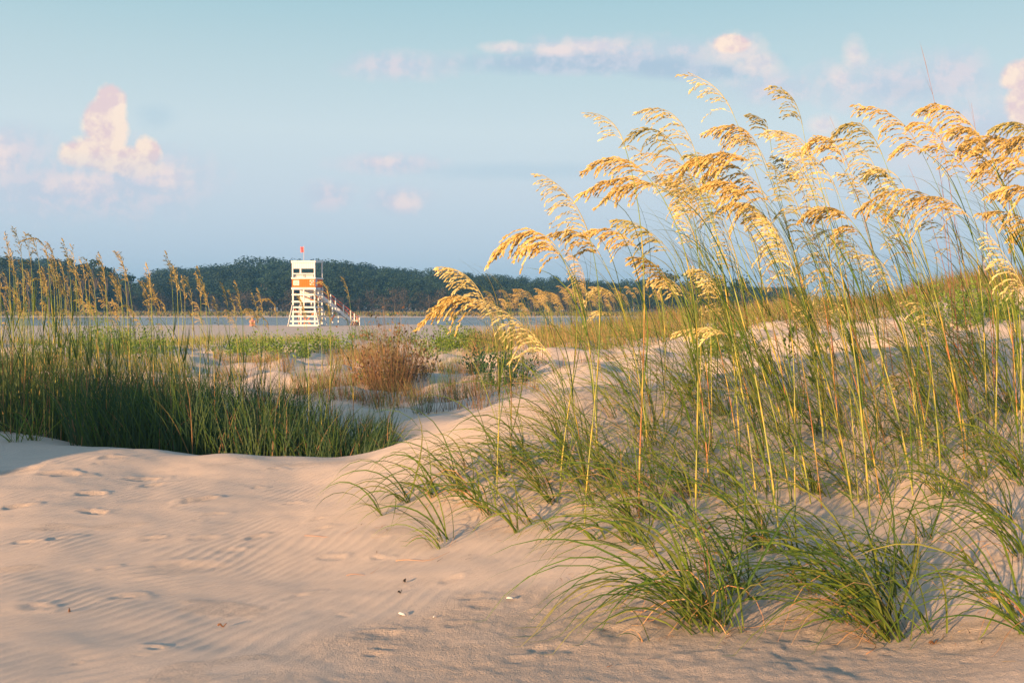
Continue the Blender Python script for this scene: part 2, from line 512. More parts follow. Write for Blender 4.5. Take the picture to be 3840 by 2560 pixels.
def make_ground(m):
    def axis(fine0, fine1, step, lo, hi, g):
        a = list(np.arange(fine0, fine1, step))
        s = step; t = a[-1]
        while t < hi:
            s *= g; t += s; a.append(t)
        s = step; t = a[0]; b = []
        while t > lo:
            s *= g; t -= s; b.append(t)
        return np.array(b[::-1] + a)
    xs = axis(-4.3, 4.8, 0.0125, -700, 700, 1.06)
    ys = [2.4]
    while ys[-1] < 9.5:
        ys.append(ys[-1] + 0.0035 * ys[-1])
    while ys[-1] < 60:
        ys.append(ys[-1] + 0.009 * ys[-1])
    while ys[-1] < 700:
        ys.append(ys[-1] + 0.03 * ys[-1])
    t = 2.4; s = 0.03; b = []
    while t > -60:
        s *= 1.12; t -= s; b.append(t)
    ys = np.array(b[::-1] + ys)
    X, Y = np.meshgrid(xs, ys)
    Z = H(X, Y)
    near = sstep(13, 8, Y) * sstep(-1, 1.5, Y) * sstep(9, 5, np.abs(X))
    # wind ripples, crests running away and to the right
    wx = X + 0.16 * fbm(X * 1.1, Y * 1.1, 2, 21); wy = Y + 0.16 * fbm(X * 1.1 + 9, Y * 1.1, 2, 22)
    ph = (wx * 0.86 - wy * 0.51)
    amp = 0.5 + 0.5 * sstep(-0.35, 0.35, fbm(X * 0.8, Y * 0.8, 2, 31))
    damp = sstep(0.0, 0.25, 0.30 * np.clip(1.0 - ((X - 0.5) / 1.6) ** 2 - ((Y - 3.15) / 0.85) ** 2, -1, 1) + 0.16 * fbm(X * 1.7, Y * 1.7, 4, 41) + 0.0)
    damp = np.clip(damp + 0.5 * sstep(0.45, 0.6, fbm(X * 1.3 + 5, Y * 2.4, 4, 47) * 1.2) * (X < 1.5), 0, 1)
    damp = damp * sstep(7.6, 6.6, Y)
    rip = np.sin(ph * 2 * np.pi / 0.062 + 1.2 * fbm(X * 3, Y * 3, 2, 33))
    rip = rip - 0.25 * np.cos(2 * (ph * 2 * np.pi / 0.062))
    Z += near * 0.0022 * rip * amp * (1 - 0.8 * damp)
    Z += near * 0.010 * fbm(X * 2.2, Y * 2.2, 3, 51)
    Z += near * damp * 0.0035 * fbm(X * 22, Y * 22, 3, 53)
    cr = np.zeros_like(Z)
    rr = random.Random(4)
    allp = list(PRINTS)
    for i in range(30):
        allp.append((rr.uniform(-40, 420), 455 + 215 * rr.random() ** 1.3, rr.uniform(.025, .07), rr.uniform(.004, .012)))
    for i in range(26):
        allp.append((rr.uniform(380, 1040), 560 + 115 * rr.random(), rr.uniform(.03, .08), rr.uniform(.005, .012)))
    for c, r, sz, dp in allp:
        dp *= .25 if c > 480 else (.45 if dp > .013 else .4)
        x, y, z = hit(c, r)
        an = rr.uniform(-0.5, 0.9)
        i0, i1 = np.searchsorted(ys, [y - sz * 3, y + sz * 3]); j0, j1 = np.searchsorted(xs, [x - sz * 3, x + sz * 3])
        xx = X[i0:i1, j0:j1] - x; yy = Y[i0:i1, j0:j1] - y
        if xx.size == 0: continue
        a = (xx * math.cos(an) + yy * math.sin(an)) / sz; b_ = (-xx * math.sin(an) + yy * math.cos(an)) / (sz * .55)
        nz = fbm(X[i0:i1, j0:j1] * 1.3 / sz, Y[i0:i1, j0:j1] * 1.3 / sz, 3, 60)
        q = np.sqrt(a * a + b_ * b_) + nz * 0.55
        # a scoop with a raised crust on the far side
        Z[i0:i1, j0:j1] += dp * (-1.1 * np.exp(-(q / .55) ** 2) + 1.0 * np.exp(-((q - .95) / .28) ** 2) * (0.4 + 0.6 * sstep(-1, 1, b_ + a * .5)))
        cr[i0:i1, j0:j1] = np.maximum(cr[i0:i1, j0:j1], sstep(1.1, .6, q) * min(1, dp / .012) * .8)
    ny, nx = X.shape
    me = bpy.data.meshes.new('sand')
    me.vertices.add(nx * ny)
    me.vertices.foreach_set('co', np.stack([X, Y, Z], -1).astype(np.float32).ravel())
    idx = np.arange(nx * ny).reshape(ny, nx)
    q = np.stack([idx[:-1, :-1], idx[:-1, 1:], idx[1:, 1:], idx[1:, :-1]], -1).reshape(-1, 4)
    nf = len(q)
    me.loops.add(nf * 4)
    me.loops.foreach_set('vertex_index', q.astype(np.int32).ravel())
    me.polygons.add(nf)
    me.polygons.foreach_set('loop_start', (np.arange(nf) * 4).astype(np.int32))
    me.polygons.foreach_set('loop_total', np.full(nf, 4, dtype=np.int32))
    me.polygons.foreach_set('use_smooth', np.ones(nf, dtype=bool))
    me.update(calc_edges=True)
    at_ = me.attributes.new('damp', 'FLOAT', 'POINT')
    at_.data.foreach_set('value', np.clip(damp + cr, 0, 1).astype(np.float32).ravel())
    me.materials.append(m)
    o = bpy.data.objects.new('sand', me)
    COL.objects.link(o)
    tag(o, kind='structure')


# ------------------------------------------------------------------ materials
def newmat(name):
    m = bpy.data.materials.new(name)
    m.use_nodes = True
    nt = m.node_tree
    b = nt.nodes['Principled BSDF']
    return m, nt, b


def mat_sand():
    m, nt, b = newmat('sand')
    tc = ND(nt, 'ShaderNodeTexCoord')
    at_ = ND(nt, 'ShaderNodeAttribute', attribute_name='damp')
    def nz(scale, det=3, rough=.6):
        n = ND(nt, 'ShaderNodeTexNoise'); n.inputs['Scale'].default_value = scale; n.inputs['Detail'].default_value = det; n.inputs['Roughness'].default_value = rough
        nt.links.new(tc.outputs['Object'], n.inputs[0]); return n.outputs[0]
    fine = nz(420, 3, .7); mid = nz(7, 5); big = nz(.7, 4); sp = nz(95, 4, .7)
    c = MIXC(nt, mid, (.68, .555, .455), (.79, .66, .555))
    c = MIXC(nt, MATH(nt, 'MULTIPLY', big, .5), c, (.66, .53, .44))
    dc = MIXC(nt, MATH(nt, 'MULTIPLY_ADD', sp, 3.0, -1.0, clamp=True), (.42, .335, .27), (.62, .51, .42))
    c = MIXC(nt, MATH(nt, 'MULTIPLY', at_.outputs['Fac'], .75), c, dc)
    c = MIXC(nt, MATH(nt, 'MULTIPLY_ADD', fine, 1.6, -.3, clamp=True), MIXC(nt, 1.0, c, (.82, .82, .82), 'MULTIPLY'), c)
    nt.links.new(c, b.inputs['Base Color'])
    b.inputs['Roughness'].default_value = .95
    b.inputs['Specular IOR Level'].default_value = .15
    gr = nz(150, 4, .75)
    h = MATH(nt, 'ADD', MATH(nt, 'ADD', MATH(nt, 'MULTIPLY', fine, .5), MATH(nt, 'MULTIPLY', gr, 1.1)), MATH(nt, 'MULTIPLY', MATH(nt, 'MULTIPLY', sp, at_.outputs['Fac']), 3.0))
    bp = ND(nt, 'ShaderNodeBump'); bp.inputs['Strength'].default_value = .7; bp.inputs['Distance'].default_value = .004
    nt.links.new(h, bp.inputs['Height']); nt.links.new(bp.outputs[0], b.inputs['Normal'])
    return m


def mat_plant(name, transl=.35, rough=.55, var=.25):
    m, nt, b = newmat(name)
    at_ = ND(nt, 'ShaderNodeAttribute', attribute_name='col')
    oi = ND(nt, 'ShaderNodeObjectInfo')
    tc = ND(nt, 'ShaderNodeTexCoord')
    n = ND(nt, 'ShaderNodeTexNoise'); n.inputs['Scale'].default_value = 14; n.inputs['Detail'].default_value = 3
    nt.links.new(tc.outputs['Object'], n.inputs[0])
    f = MATH(nt, 'ADD', MATH(nt, 'MULTIPLY', oi.outputs['Random'], var), MATH(nt, 'MULTIPLY_ADD', n.outputs[0], .5, 1 - .25 - var / 2))
    v = ND(nt, 'ShaderNodeVectorMath', operation='SCALE')
    nt.links.new(at_.outputs['Color'], v.inputs[0]); nt.links.new(f, v.inputs['Scale'])
    nt.links.new(v.outputs[0], b.inputs['Base Color'])
    b.inputs['Roughness'].default_value = rough
    b.inputs['Specular IOR Level'].default_value = .3
    if transl:
        tr = ND(nt, 'ShaderNodeBsdfTranslucent')
        nt.links.new(v.outputs[0], tr.inputs[0])
        mx = ND(nt, 'ShaderNodeMixShader'); mx.inputs[0].default_value = transl
        nt.links.new(b.outputs[0], mx.inputs[1]); nt.links.new(tr.outputs[0], mx.inputs[2])
        nt.links.new(mx.outputs[0], nt.nodes['Material Output'].inputs[0])
    return m


def mat_flat(name, col, rough=.6, noise=.12, scale=6, boards=None):
    m, nt, b = newmat(name)
    tc = ND(nt, 'ShaderNodeTexCoord')
    n = ND(nt, 'ShaderNodeTexNoise'); n.inputs['Scale'].default_value = scale; n.inputs['Detail'].default_value = 5
    nt.links.new(tc.outputs['Object'], n.inputs[0])
    c = MIXC(nt, n.outputs[0], tuple(x * (1 - noise) for x in col), tuple(min(1, x * (1 + noise)) for x in col))
    if boards:
        sp = ND(nt, 'ShaderNodeSeparateXYZ'); nt.links.new(tc.outputs['Object'], sp.inputs[0])
        fr = MATH(nt, 'FRACT', MATH(nt, 'DIVIDE', MATH(nt, 'ADD', sp.outputs[0], sp.outputs[1]), boards))
        c = MIXC(nt, MATH(nt, 'GREATER_THAN', fr, .9), c, tuple(x * .45 for x in col))
    nt.links.new(c, b.inputs['Base Color'])
    b.inputs['Roughness'].default_value = rough
    return m


def mat_water():
    m, nt, b = newmat('water')
    b.inputs['Base Color'].default_value = (.20, .23, .25, 1)
    b.inputs['Roughness'].default_value = .26
    tc = ND(nt, 'ShaderNodeTexCoord')
    mp = ND(nt, 'ShaderNodeMapping'); mp.inputs['Scale'].default_value = (.35, 1.3, 1)
    nt.links.new(tc.outputs['Object'], mp.inputs[0])
    n = ND(nt, 'ShaderNodeTexNoise'); n.inputs['Scale'].default_value = 1.6; n.inputs['Detail'].default_value = 5
    nt.links.new(mp.outputs[0], n.inputs[0])
    bp = ND(nt, 'ShaderNodeBump'); bp.inputs['Strength'].default_value = 1.0; bp.inputs['Distance'].default_value = .5
    nt.links.new(n.outputs[0], bp.inputs['Height']); nt.links.new(bp.outputs[0], b.inputs['Normal'])
    return m


M_SAND = mat_sand()
M_LEAF = mat_plant('grass_blade', .32)
M_HEAD = mat_plant('seed_head', .3, .7)
M_STEM = mat_plant('stalk', 0, .5, .15)
M_TREE = mat_plant('tree_foliage', .15, .8, .5)
M_BARK = mat_plant('bark', 0, .9)
M_WHITE = mat_flat('white_paint', (.60, .62, .64), .5, .06)
M_WBOARD = mat_flat('white_boards', (.60, .62, .64), .5, .06, boards=.19)
M_ORANGE = mat_flat('orange_boards', (.82, .145, .004), .85, .08, boards=.19)
M_OBRACE = mat_flat('orange_paint', (.85, .20, .05), .5, .08)
M_RAIL = mat_flat('red_rail', (.45, .10, .06), .5, .1)
M_STAIRSHADE = mat_flat('stair_shade', (.18, .11, .07), .8, .2)  # dark brown paints in the shading seen under the stair
M_BLUE = mat_flat('blue_letters', (.04, .10, .42), .5, .02)
M_REDL = mat_flat('red_letters', (.65, .14, .06), .5, .02)
M_FAINT = mat_flat('faded_letters', (.55, .38, .36), .5, .02)
M_DARK = mat_flat('emblem_dark', (.04, .04, .05), .5, .02)
M_FLAG = mat_flat('flag_cloth', (.72, .16, .17), .8, .05)
M_POLE = mat_flat('flag_pole', (.6, .52, .48), .4, .05)
M_COL = mat_plant('coloured', 0, .7, 0)

make_ground(M_SAND)
wm = MB(); n_ = 24
for i in range(n_ + 1):
    for j in range(n_ + 1):
        wm.v.append((-350 + 700 * i / n_, 80 + 95 * j / n_, -.16)); wm.c.append((1, 1, 1))
for i in range(n_):
    for j in range(n_):
        a = i * (n_ + 1) + j
        wm.f.append((a, a + n_ + 1, a + n_ + 2, a + 1))
tag(wm.build('water', mat_water()), kind='structure')


# ------------------------------------------------------------------ lifeguard tower
def tower():
    D = 86.0
    bx_, by_ = (308 - CX) / FPX * D, D
    z0 = Hs(bx_, by_) - 0.02
    T = empty('lifeguard_tower', (bx_, by_, z0), R(-7.7), label='white and orange wooden lifeguard tower on the beach beside the water', cat='lifeguard tower')
    h = 1.02
    def P(name, mb, m, par=T, **kw):
        return tag(mb.build(name, m, par), **kw)
    # corner and middle posts
    for x, y in ((-h + .06, -h + .06), (h - .06, -h + .06), (-h + .06, h - .06), (h - .06, h - .06)):
        P('post', MB().box(x - .06, x + .06, y - .06, y + .06, 0, 3.15), M_WHITE)
    for y in (-h + .055, h - .055):
        P('post', MB().box(-.05, .05, y - .05, y + .05, 1.6, 3.15), M_WHITE)
    P('post', MB().box(h - .11, h - .01, -.05, .05, 0, 3.15), M_WHITE)
    # slats round the frame
    for z, ex in ((.03, .36), (.39, .34), (.81, .26), (1.19, 0.12), (1.58, 0), (2.06, 0), (2.65, 0)):
        P('slat', MB().box(-h - ex, h + ex, -h - .04, -h, z, z + .14), M_WHITE)
        P('slat', MB().box(h + .002, h + .04, -h, h + ex, z, z + .14), M_WHITE)
        P('slat', MB().box(-h - .04, -h - .002, -h, h + ex, z, z + .14), M_WHITE)
        if True:
            P('slat', MB().box(-h, h, h + .002, h + .04, z, z + .14), M_WHITE)
    P('back_panel', MB().box(-h + .13, h - .13, h - .1, h - .05, 2.86, 3.12), M_WHITE)
    P('locker', MB().box(-.9, .1, h - .35, h - .13, 2.2, 2.62), M_WHITE)
    for sx in (-1, 1):
        P('skirt_brace', MB().beam((sx * (h - .04), -h - .06, 1.85), (sx * (h + .38), -h - .06, 0.0), .05, .17, up=(0, 1, 0)), M_WHITE)
        P('skirt_brace', MB().beam((sx * (h + .0), h - .2, 1.85), (sx * (h + .3), h + .3, 0.0), .05, .14, up=(0, 1, 0)), M_WHITE)
    # orange crossed braces
    P('cross_brace', MB().beam((-h + .1, -h + .2, 1.55), (h - .3, -h + .2, -.0), .05, .15, up=(0, 1, 0)), M_OBRACE)
    P('cross_brace', MB().beam((h - .1, -h + .28, 1.3), (-.3, -h + .28, 0), .05, .14, up=(0, 1, 0)), M_OBRACE)
    P('cross_brace', MB().beam((-h + .1, -h + .2, 2.85), (h - .15, -h + .2, 2.2), .05, .13, up=(0, 1, 0)), M_OBRACE)
    P('cross_brace', MB().beam((-.5, h - .2, 2.1), (.3, h - .2, 2.8), .05, .12, up=(0, 1, 0)), M_OBRACE)
    P('cross_brace', MB().beam((h - .17, -h + .3, 2.8), (h - .17, h - .3, 2.2), .05, .13), M_OBRACE)
    P('cross_brace', MB().beam((h - .17, -h + .3, .9), (h - .17, h - .3, 1.6), .05, .13), M_OBRACE)
    P('cross_brace', MB().beam((-h + .2, 0.3, 0), (-h + .25, -.8, 1.3), .05, .13), M_OBRACE)
    # deck band with faded lettering, orange parapet, white sill
    P('deck_band', MB().box(-h - .05, h + .05, -h - .05, h + .05, 3.15, 3.34), M_WHITE)
    par = P('parapet', MB().box(-h, h, -h, h, 3.34, 4.06), M_ORANGE)
    s_ = MB().box(-h - .05, h + .05, -h - .05, -h + .08, 4.06, 4.19).box(-h - .05, h + .05, h - .08, h + .05, 4.06, 4.19)
    s_.box(-h - .05, -h + .08, -h + .08, h - .08, 4.06, 4.19).box(h - .08, h + .05, -h + .08, h - .08, 4.06, 4.19)
    P('sill', s_, M_WHITE)
    # cab: posts, boards over the opening, rail, bench inside
    for x, y in ((-h + .05, -h + .05), (h - .05, -h + .05), (-h + .05, h - .05), (h - .05, h - .05)):
        P('cab_post', MB().box(x - .055, x + .055, y - .055, y + .055, 4.19, 5.5), M_WHITE)
    P('cab_post', MB().box(-.34, -.21, -h + .02, -h + .1, 4.55, 4.95), M_WHITE)
    P('board_panel', MB().box(-h + .1, h - .1, -h + .02, -h + .06, 4.94, 5.44), M_WBOARD)
    P('rail', MB().box(-h + .1, h - .1, -h, -h + .1, 4.46, 4.55), M_WHITE)
    for z in (4.2, 4.3, 4.39):
        P('bench_slat', MB().box(-h + .12, h - .12, -h + .25, -h + .28, z, z + .075), M_WHITE)
    for x in (-.78, -.05, .05, .78):
        P('bench_leg', MB().beam((x, -h + .18, 4.2), (x - .05, -h + .2, 4.45), .05, .05), M_WHITE)
    # roof, a little higher at the back
    r_ = MB()
    a, b_ = h + .06, h + .06
    r_.v += [(-a, -b_, 5.44), (a, -b_, 5.44), (a, b_, 5.52), (-a, b_, 5.52), (-a, -b_, 5.60), (a, -b_, 5.60), (a, b_, 5.72), (-a, b_, 5.72)]
    r_.f += [(0, 3, 2, 1), (4, 5, 6, 7), (0, 1, 5, 4), (1, 2, 6, 5), (2, 3, 7, 6), (3, 0, 4, 7)]; r_.c += [(1, 1, 1)] * 8
    P('roof', r_, M_WHITE)
    fp = P('flag_pole', MB().tube([(-.22, -.3, 5.6), (-.19, -.3, 6.93)], [.022, .015], (1, 1, 1), 8), M_POLE)
    fl = MB()
    nx, nz = 8, 5
    for i in range(nx + 1):
        for j in range(nz + 1):
            t = i / nx
            fl.v.append((-.2 - .03 - .27 * t, -.3 + .05 * math.sin(t * 6 + j * .3) - .04 * t, 6.84 - .48 * j / nz - .06 * t + .05 * t * t)); fl.c.append((1, 1, 1))
    for i in range(nx):
        for j in range(nz):
            q = i * (nz + 1) + j; fl.f.append((q, q + 1, q + nz + 2, q + nz + 1))
    f_ = fl.build('flag', M_FLAG, fp)
    f_.modifiers.new('thick', 'SOLIDIFY').thickness = .006
    tag(f_, label='small red warning flag flying left from the pole')
    # signs on the orange parapet
    sg = P('sign', MB().box(-.90, -.38, -h - .025, -h - .002, 3.52, 3.95), M_WHITE, label='white notice board with rows of small red lettering')
    tl = MB()
    rr = random.Random(3)
    for z, x0, x1, hh in ((3.885, -.86, -.42, .022), (3.84, -.87, -.41, .03), (3.745, -.80, -.50, .05), (3.66, -.84, -.44, .026), (3.625, -.86, -.42, .026), (3.565, -.68, -.60, .035)):
        x = x0
        while x < x1:
            w = rr.uniform(.02, .05)
            tl.box(x, min(x + w, x1), -h - .03, -h - .024, z - hh / 2, z + hh / 2); x += w + .014
    tl.build('lettering', M_REDL, sg)
    em = P('emblem', MB().box(.56, .94, -h - .025, -h - .002, 3.54, 3.95), M_WHITE, label='white square emblem board with an orange life ring')
    def disc(name, r0, r1, m, y):
        d = MB(); k = 28
        for j in range(k):
            an = 2 * math.pi * j / k
            for r, yy in ((r0, y), (r1, y), (r1, y + .008), (r0, y + .008)):
                d.v.append((.75 + r * math.cos(an), yy, 3.745 + r * math.sin(an))); d.c.append((1, 1, 1))
        for j in range(k):
            a_, b2 = j * 4, ((j + 1) % k) * 4
            for q in range(4):
                q2 = (q + 1) % 4
                d.f.append((a_ + q, a_ + q2, b2 + q2, b2 + q))
        d.build(name, m, em)
    disc('ring', .115, .185, M_OBRACE, -h - .034)
    disc('ring_centre', .002, .105, M_DARK, -h - .034)
    fg = MB()
    fg.v += [(.75 + x, yy, 3.745 + z) for yy in (-h - .042, -h - .036) for x, z in ((-.06, -.04), (.06, -.04), (.045, .02), (0, .085), (-.045, .02))]
    fg.c += [(1, 1, 1)] * 10
    fg.f += [(0, 1, 2, 3, 4), (9, 8, 7, 6, 5)] + [(i, i + 5, (i + 1) % 5 + 5, (i + 1) % 5) for i in range(5)]
    fg.build('emblem_mark', M_WHITE, em)
    sn = P('sign', MB().box(h + .002, h + .03, -h + .06, -h + .5, 3.45, 4.0), M_WHITE, label='narrow white plate with a blue number 1 on the shaded side')

    def text(body, size, m, par, loc, rot, ext=.003):
        cu = bpy.data.curves.new('lettering', 'FONT'); cu.body = body; cu.size = size; cu.extrude = ext
        cu.align_x = 'CENTER'; cu.align_y = 'CENTER'
        tmp = bpy.data.objects.new('tmp', cu); COL.objects.link(tmp)
        dg = bpy.context.evaluated_depsgraph_get()
        me = bpy.data.meshes.new_from_object(tmp.evaluated_get(dg))
        bpy.data.objects.remove(tmp)
        me.materials.clear(); me.materials.append(m)
        o = bpy.data.objects.new('lettering', me); COL.objects.link(o); setparent(o, par)
        o.location = loc; o.rotation_euler = rot
        return o
    text('1', .68, M_BLUE, sn, (h + .034, -h + .28, 3.72), (R(90), 0, R(90)), .004)
    text('K TORCK', .16, M_FAINT, T, (-.02, -h - .055, 3.245), (R(90), 0, 0))
    lt = MB()
    for y in (-.85, -.78, -.70, -.62, .25, .34, .42, .5, .58):
        lt.box(h + .052, h + .056, y, y + .05, 3.2, 3.29)
    P('lettering', lt, M_BLUE)
    # stair, going down to the right and away
    a = R(38)
    u = (math.cos(a), math.sin(a), 0); w = (math.sin(a), -math.cos(a), 0)
    top = (h + .05, h - .55, 2.62)
    run, rise = 3.35, 2.62
    wid = 0.85
    ST = MB().beam(add(top, w, .0), add(add(top, u, run), (0, 0, -1), rise), .05, .26)
    P('stringer', ST, M_WHITE)
    ot = add(top, w, -wid)
    P('stringer', MB().beam(ot, add(add(ot, u, run), (0, 0, -1), rise), .05, .2), M_WHITE)
    nst = 11
    for i in range(nst):
        t = (i + .6) / nst
        p = add(add(top, u, run * t), (0, 0, -1), rise * t)
        q = add(p, w, -wid)
        P('tread', MB().beam(add(p, (0, 0, 1), -.0), q, .24, .05, up=(0, 0, 1)), M_WHITE if i % 2 else M_STAIRSHADE)  # every other tread takes the painted underside shade
    for i, t in enumerate((.03, .25, .38, .6, .8, .9, 1.04)):
        p = add(add(top, u, run * t), (0, 0, -1), rise * t)
        P('rail_post', MB().beam(add(p, (0, 0, -1), .2 if t < .95 else min(.1, p[2])), add(p, (0, 0, 1), .85), .09, .09), M_WHITE)
        if i % 2 == 0:
            q = add(p, w, -wid)
            P('rail_post', MB().beam(add(q, (0, 0, -1), .1), add(q, (0, 0, 1), .75), .08, .08), M_WHITE)
    for off in (0, -wid):
        s0 = add(top, w, off); e0 = add(add(s0, u, run * 1.04), (0, 0, -1), rise * 1.04)
        for hz in (.8, .45):
            P('handrail', MB().beam(add(s0, (0, 0, 1), hz), add(e0, (0, 0, 1), hz), .045, .06), M_RAIL)
    for t, off in ((.3, 0), (.55, -wid), (.8, 0), (.8, -wid)):
        p = add(add(add(top, u, run * t), w, off), (0, 0, -1), rise * t)
        P('stair_post', MB().box(p[0] - .05, p[0] + .05, p[1] - .05, p[1] + .05, 0, p[2]), M_WHITE)
    P('cross_brace', MB().beam((h + 1.0, h + .2, 1.0), (h + .75, h - .1, .5), .05, .12), M_OBRACE)
    return T


tower()


# ------------------------------------------------------------------ people sitting on the beach by the tower
def person(loc, rz, shirt, shorts, skin, hair, label):
    """one continuous skinned body, seated on the sand with knees raised; skin, shirt and shorts as clothing meshes"""
    root = empty('person', loc, rz, label=label, cat='person')
    def skinned(name, verts, edges, rad, colr, par):
        me = bpy.data.meshes.new(name)
        me.from_pydata(verts, edges, [])
        o = bpy.data.objects.new(name, me); COL.objects.link(o)
        md = o.modifiers.new('skin', 'SKIN')
        for i, r in enumerate(rad):
            me.skin_vertices[0].data[i].radius = (r, r) if hasattr(me, 'skin_vertices') and me.skin_vertices else (r, r)
        me.skin_vertices[0].data[0].use_root = True
        o.modifiers.new('sub', 'SUBSURF').levels = 1
        dg = bpy.context.evaluated_depsgraph_get()
        m2 = bpy.data.meshes.new_from_object(o.evaluated_get(dg))
        bpy.data.objects.remove(o)
        ca = m2.color_attributes.new('col', 'FLOAT_COLOR', 'POINT')
        for d in ca.data: d.color = (*colr, 1)
        m2.materials.clear(); m2.materials.append(M_COL)
        for p in m2.polygons: p.use_smooth = True
        o2 = bpy.data.objects.new(name, m2); COL.objects.link(o2); setparent(o2, par)
        return o2
    V = [(0, 0, .12), (0, .04, .3), (0, .07, .47), (0, .06, .56), (0, .04, .68), (0, .03, .74)]
    E = [(0, 1), (1, 2), (2, 3), (3, 4), (4, 5)]
    Rr = [.14, .13, .13, .055, .085, .07]
    for s in (-1, 1):
        n = len(V)
        V += [(s * .09, -.05, .12), (s * .14, -.42, .38), (s * .14, -.62, .06), (s * .14, -.76, .04)]
        E += [(0, n), (n, n + 1), (n + 1, n + 2), (n + 2, n + 3)]; Rr += [.095, .065, .04, .035]
        n = len(V)
        V += [(s * .18, .06, .47), (s * .24, -.08, .27), (s * .17, -.32, .34), (s * .15, -.39, .36)]
        E += [(2, n), (n, n + 1), (n + 1, n + 2), (n + 2, n + 3)]; Rr += [.055, .042, .032, .025]
    skinned('body', V, E, Rr, skin, root)
    skinned('shirt', [(0, .02, .2), (0, .05, .35), (0, .07, .49), (-.17, .06, .46), (.17, .06, .46)], [(0, 1), (1, 2), (2, 3), (2, 4)], [.145, .14, .135, .07, .07], shirt, root)
    skinned('shorts', [(0, 0, .11), (-.1, -.07, .13), (-.13, -.28, .28), (.1, -.07, .13), (.13, -.28, .28)], [(0, 1), (1, 2), (0, 3), (3, 4)], [.15, .11, .085, .11, .085], shorts, root)
    skinned('hair', [(0, .05, .72), (0, .07, .66)], [(0, 1)], [.088, .06], hair, root)


px_, py_ = (252.5 - CX) / FPX * 83, 83
person((px_, py_, Hs(px_, py_)), R(20), (.5, .17, .15), (.55, .24, .16), (.55, .32, .22), (.06, .04, .03), 'tiny person in coral clothes sitting on the beach left of the tower')
px_, py_ = (357 - CX) / FPX * 84, 84
person((px_, py_, Hs(px_, py_)), R(-30), (.15, .45, .5), (.1, .1, .12), (.4, .24, .16), (.03, .02, .02), 'tiny dark haired person in teal shirt at the foot of the tower stairs')


# ------------------------------------------------------------------ the wood across the creek
def tree_mesh(seed, hgt, rad, kind, nl=900, crown0=.35):
    """crown of leaf clumps spread through several lobes, and a trunk with limbs"""
    r = random.Random(seed)
    tr = MB()
    bc = (.10, .085, .07)
    pts_ = [(0, 0, -.3)]
    for i in range(1, 7):
        pts_.append((r.uniform(-.25, .25) * i / 3, r.uniform(-.25, .25) * i / 3, hgt * .82 * i / 6))
    tr.tube(pts_, [hgt * .017 * (1.15 - i / 6.5) + .02 for i in range(7)], bc, 6)
    cr = MB()
    lobes = []
    if kind == 'pine':
        for k in range(9):
            z = hgt * r.uniform(.68, .97); a = r.uniform(0, 6.28); d = rad * r.uniform(.1, .75) * (1.25 - z / hgt) * 2
            lobes.append((d * math.cos(a), d * math.sin(a), z, rad * r.uniform(.25, .42), rad * r.uniform(.12, .22)))
        lobes.append((0, 0, hgt * .95, rad * .4, rad * .25))
    else:
        for k in range(20):
            z = hgt * r.uniform(crown0, .88); a = r.uniform(0, 6.28); d = rad * r.uniform(.15, .8) * (1 if z < hgt * .7 else .6)
            lobes.append((d * math.cos(a), d * math.sin(a), z, rad * r.uniform(.3, .5), rad * r.uniform(.22, .4)))
        lobes.append((r.uniform(-.5, .5), 0, hgt * .88, rad * .45, hgt * .12))
    for lx, ly, lz, lr, lh in lobes[::2]:
        tr.tube([pts_[3], (lx * .5, ly * .5, (pts_[3][2] + lz) / 2), (lx, ly, lz)], [.12, .08, .03], bc, 4)
    g0 = (.022, .055, .035) if kind != 'brown' else (.075, .065, .05)
    for i in range(nl):
        lx, ly, lz, lr, lh = r.choice(lobes)
        u = unit((r.gauss(0, 1), r.gauss(0, 1), r.gauss(0, 1)))
        q = r.random() ** .4
        p = (lx + u[0] * lr * q, ly + u[1] * lr * q, lz + u[2] * lh * q)
        s = r.uniform(.2, .46)
        v = r.uniform(.8, 1.2)
        c = (g0[0] * v, g0[1] * v, g0[2] * v)
        n = unit((u[0] + r.gauss(0, .6), u[1] + r.gauss(0, .6), u[2] + .5 + r.gauss(0, .6)))
        t = unit(cross(n, (r.gauss(0, 1), r.gauss(0, 1), r.gauss(0, 1))))
        cr.leafquad(add(p, t, -s / 2), t, n, s, s * .45, c)
    return tr, cr


SKY = [(-140, 262), (-60, 256), (0, 257), (19, 258), (49, 257), (68, 261), (95, 262), (102, 264), (122, 274), (134, 280), (146, 275), (153, 267), (185, 267), (204, 265), (238, 259), (260, 256), (289, 258), (328, 258),
       (374, 262), (400, 266), (465, 269), (509, 273), (569, 276), (640, 279), (700, 281), (767, 285), (860, 292), (1000, 297), (1150, 299)]


def skyrow(c):
    return float(np.interp(c, [s[0] for s in SKY], [s[1] for s in SKY]))


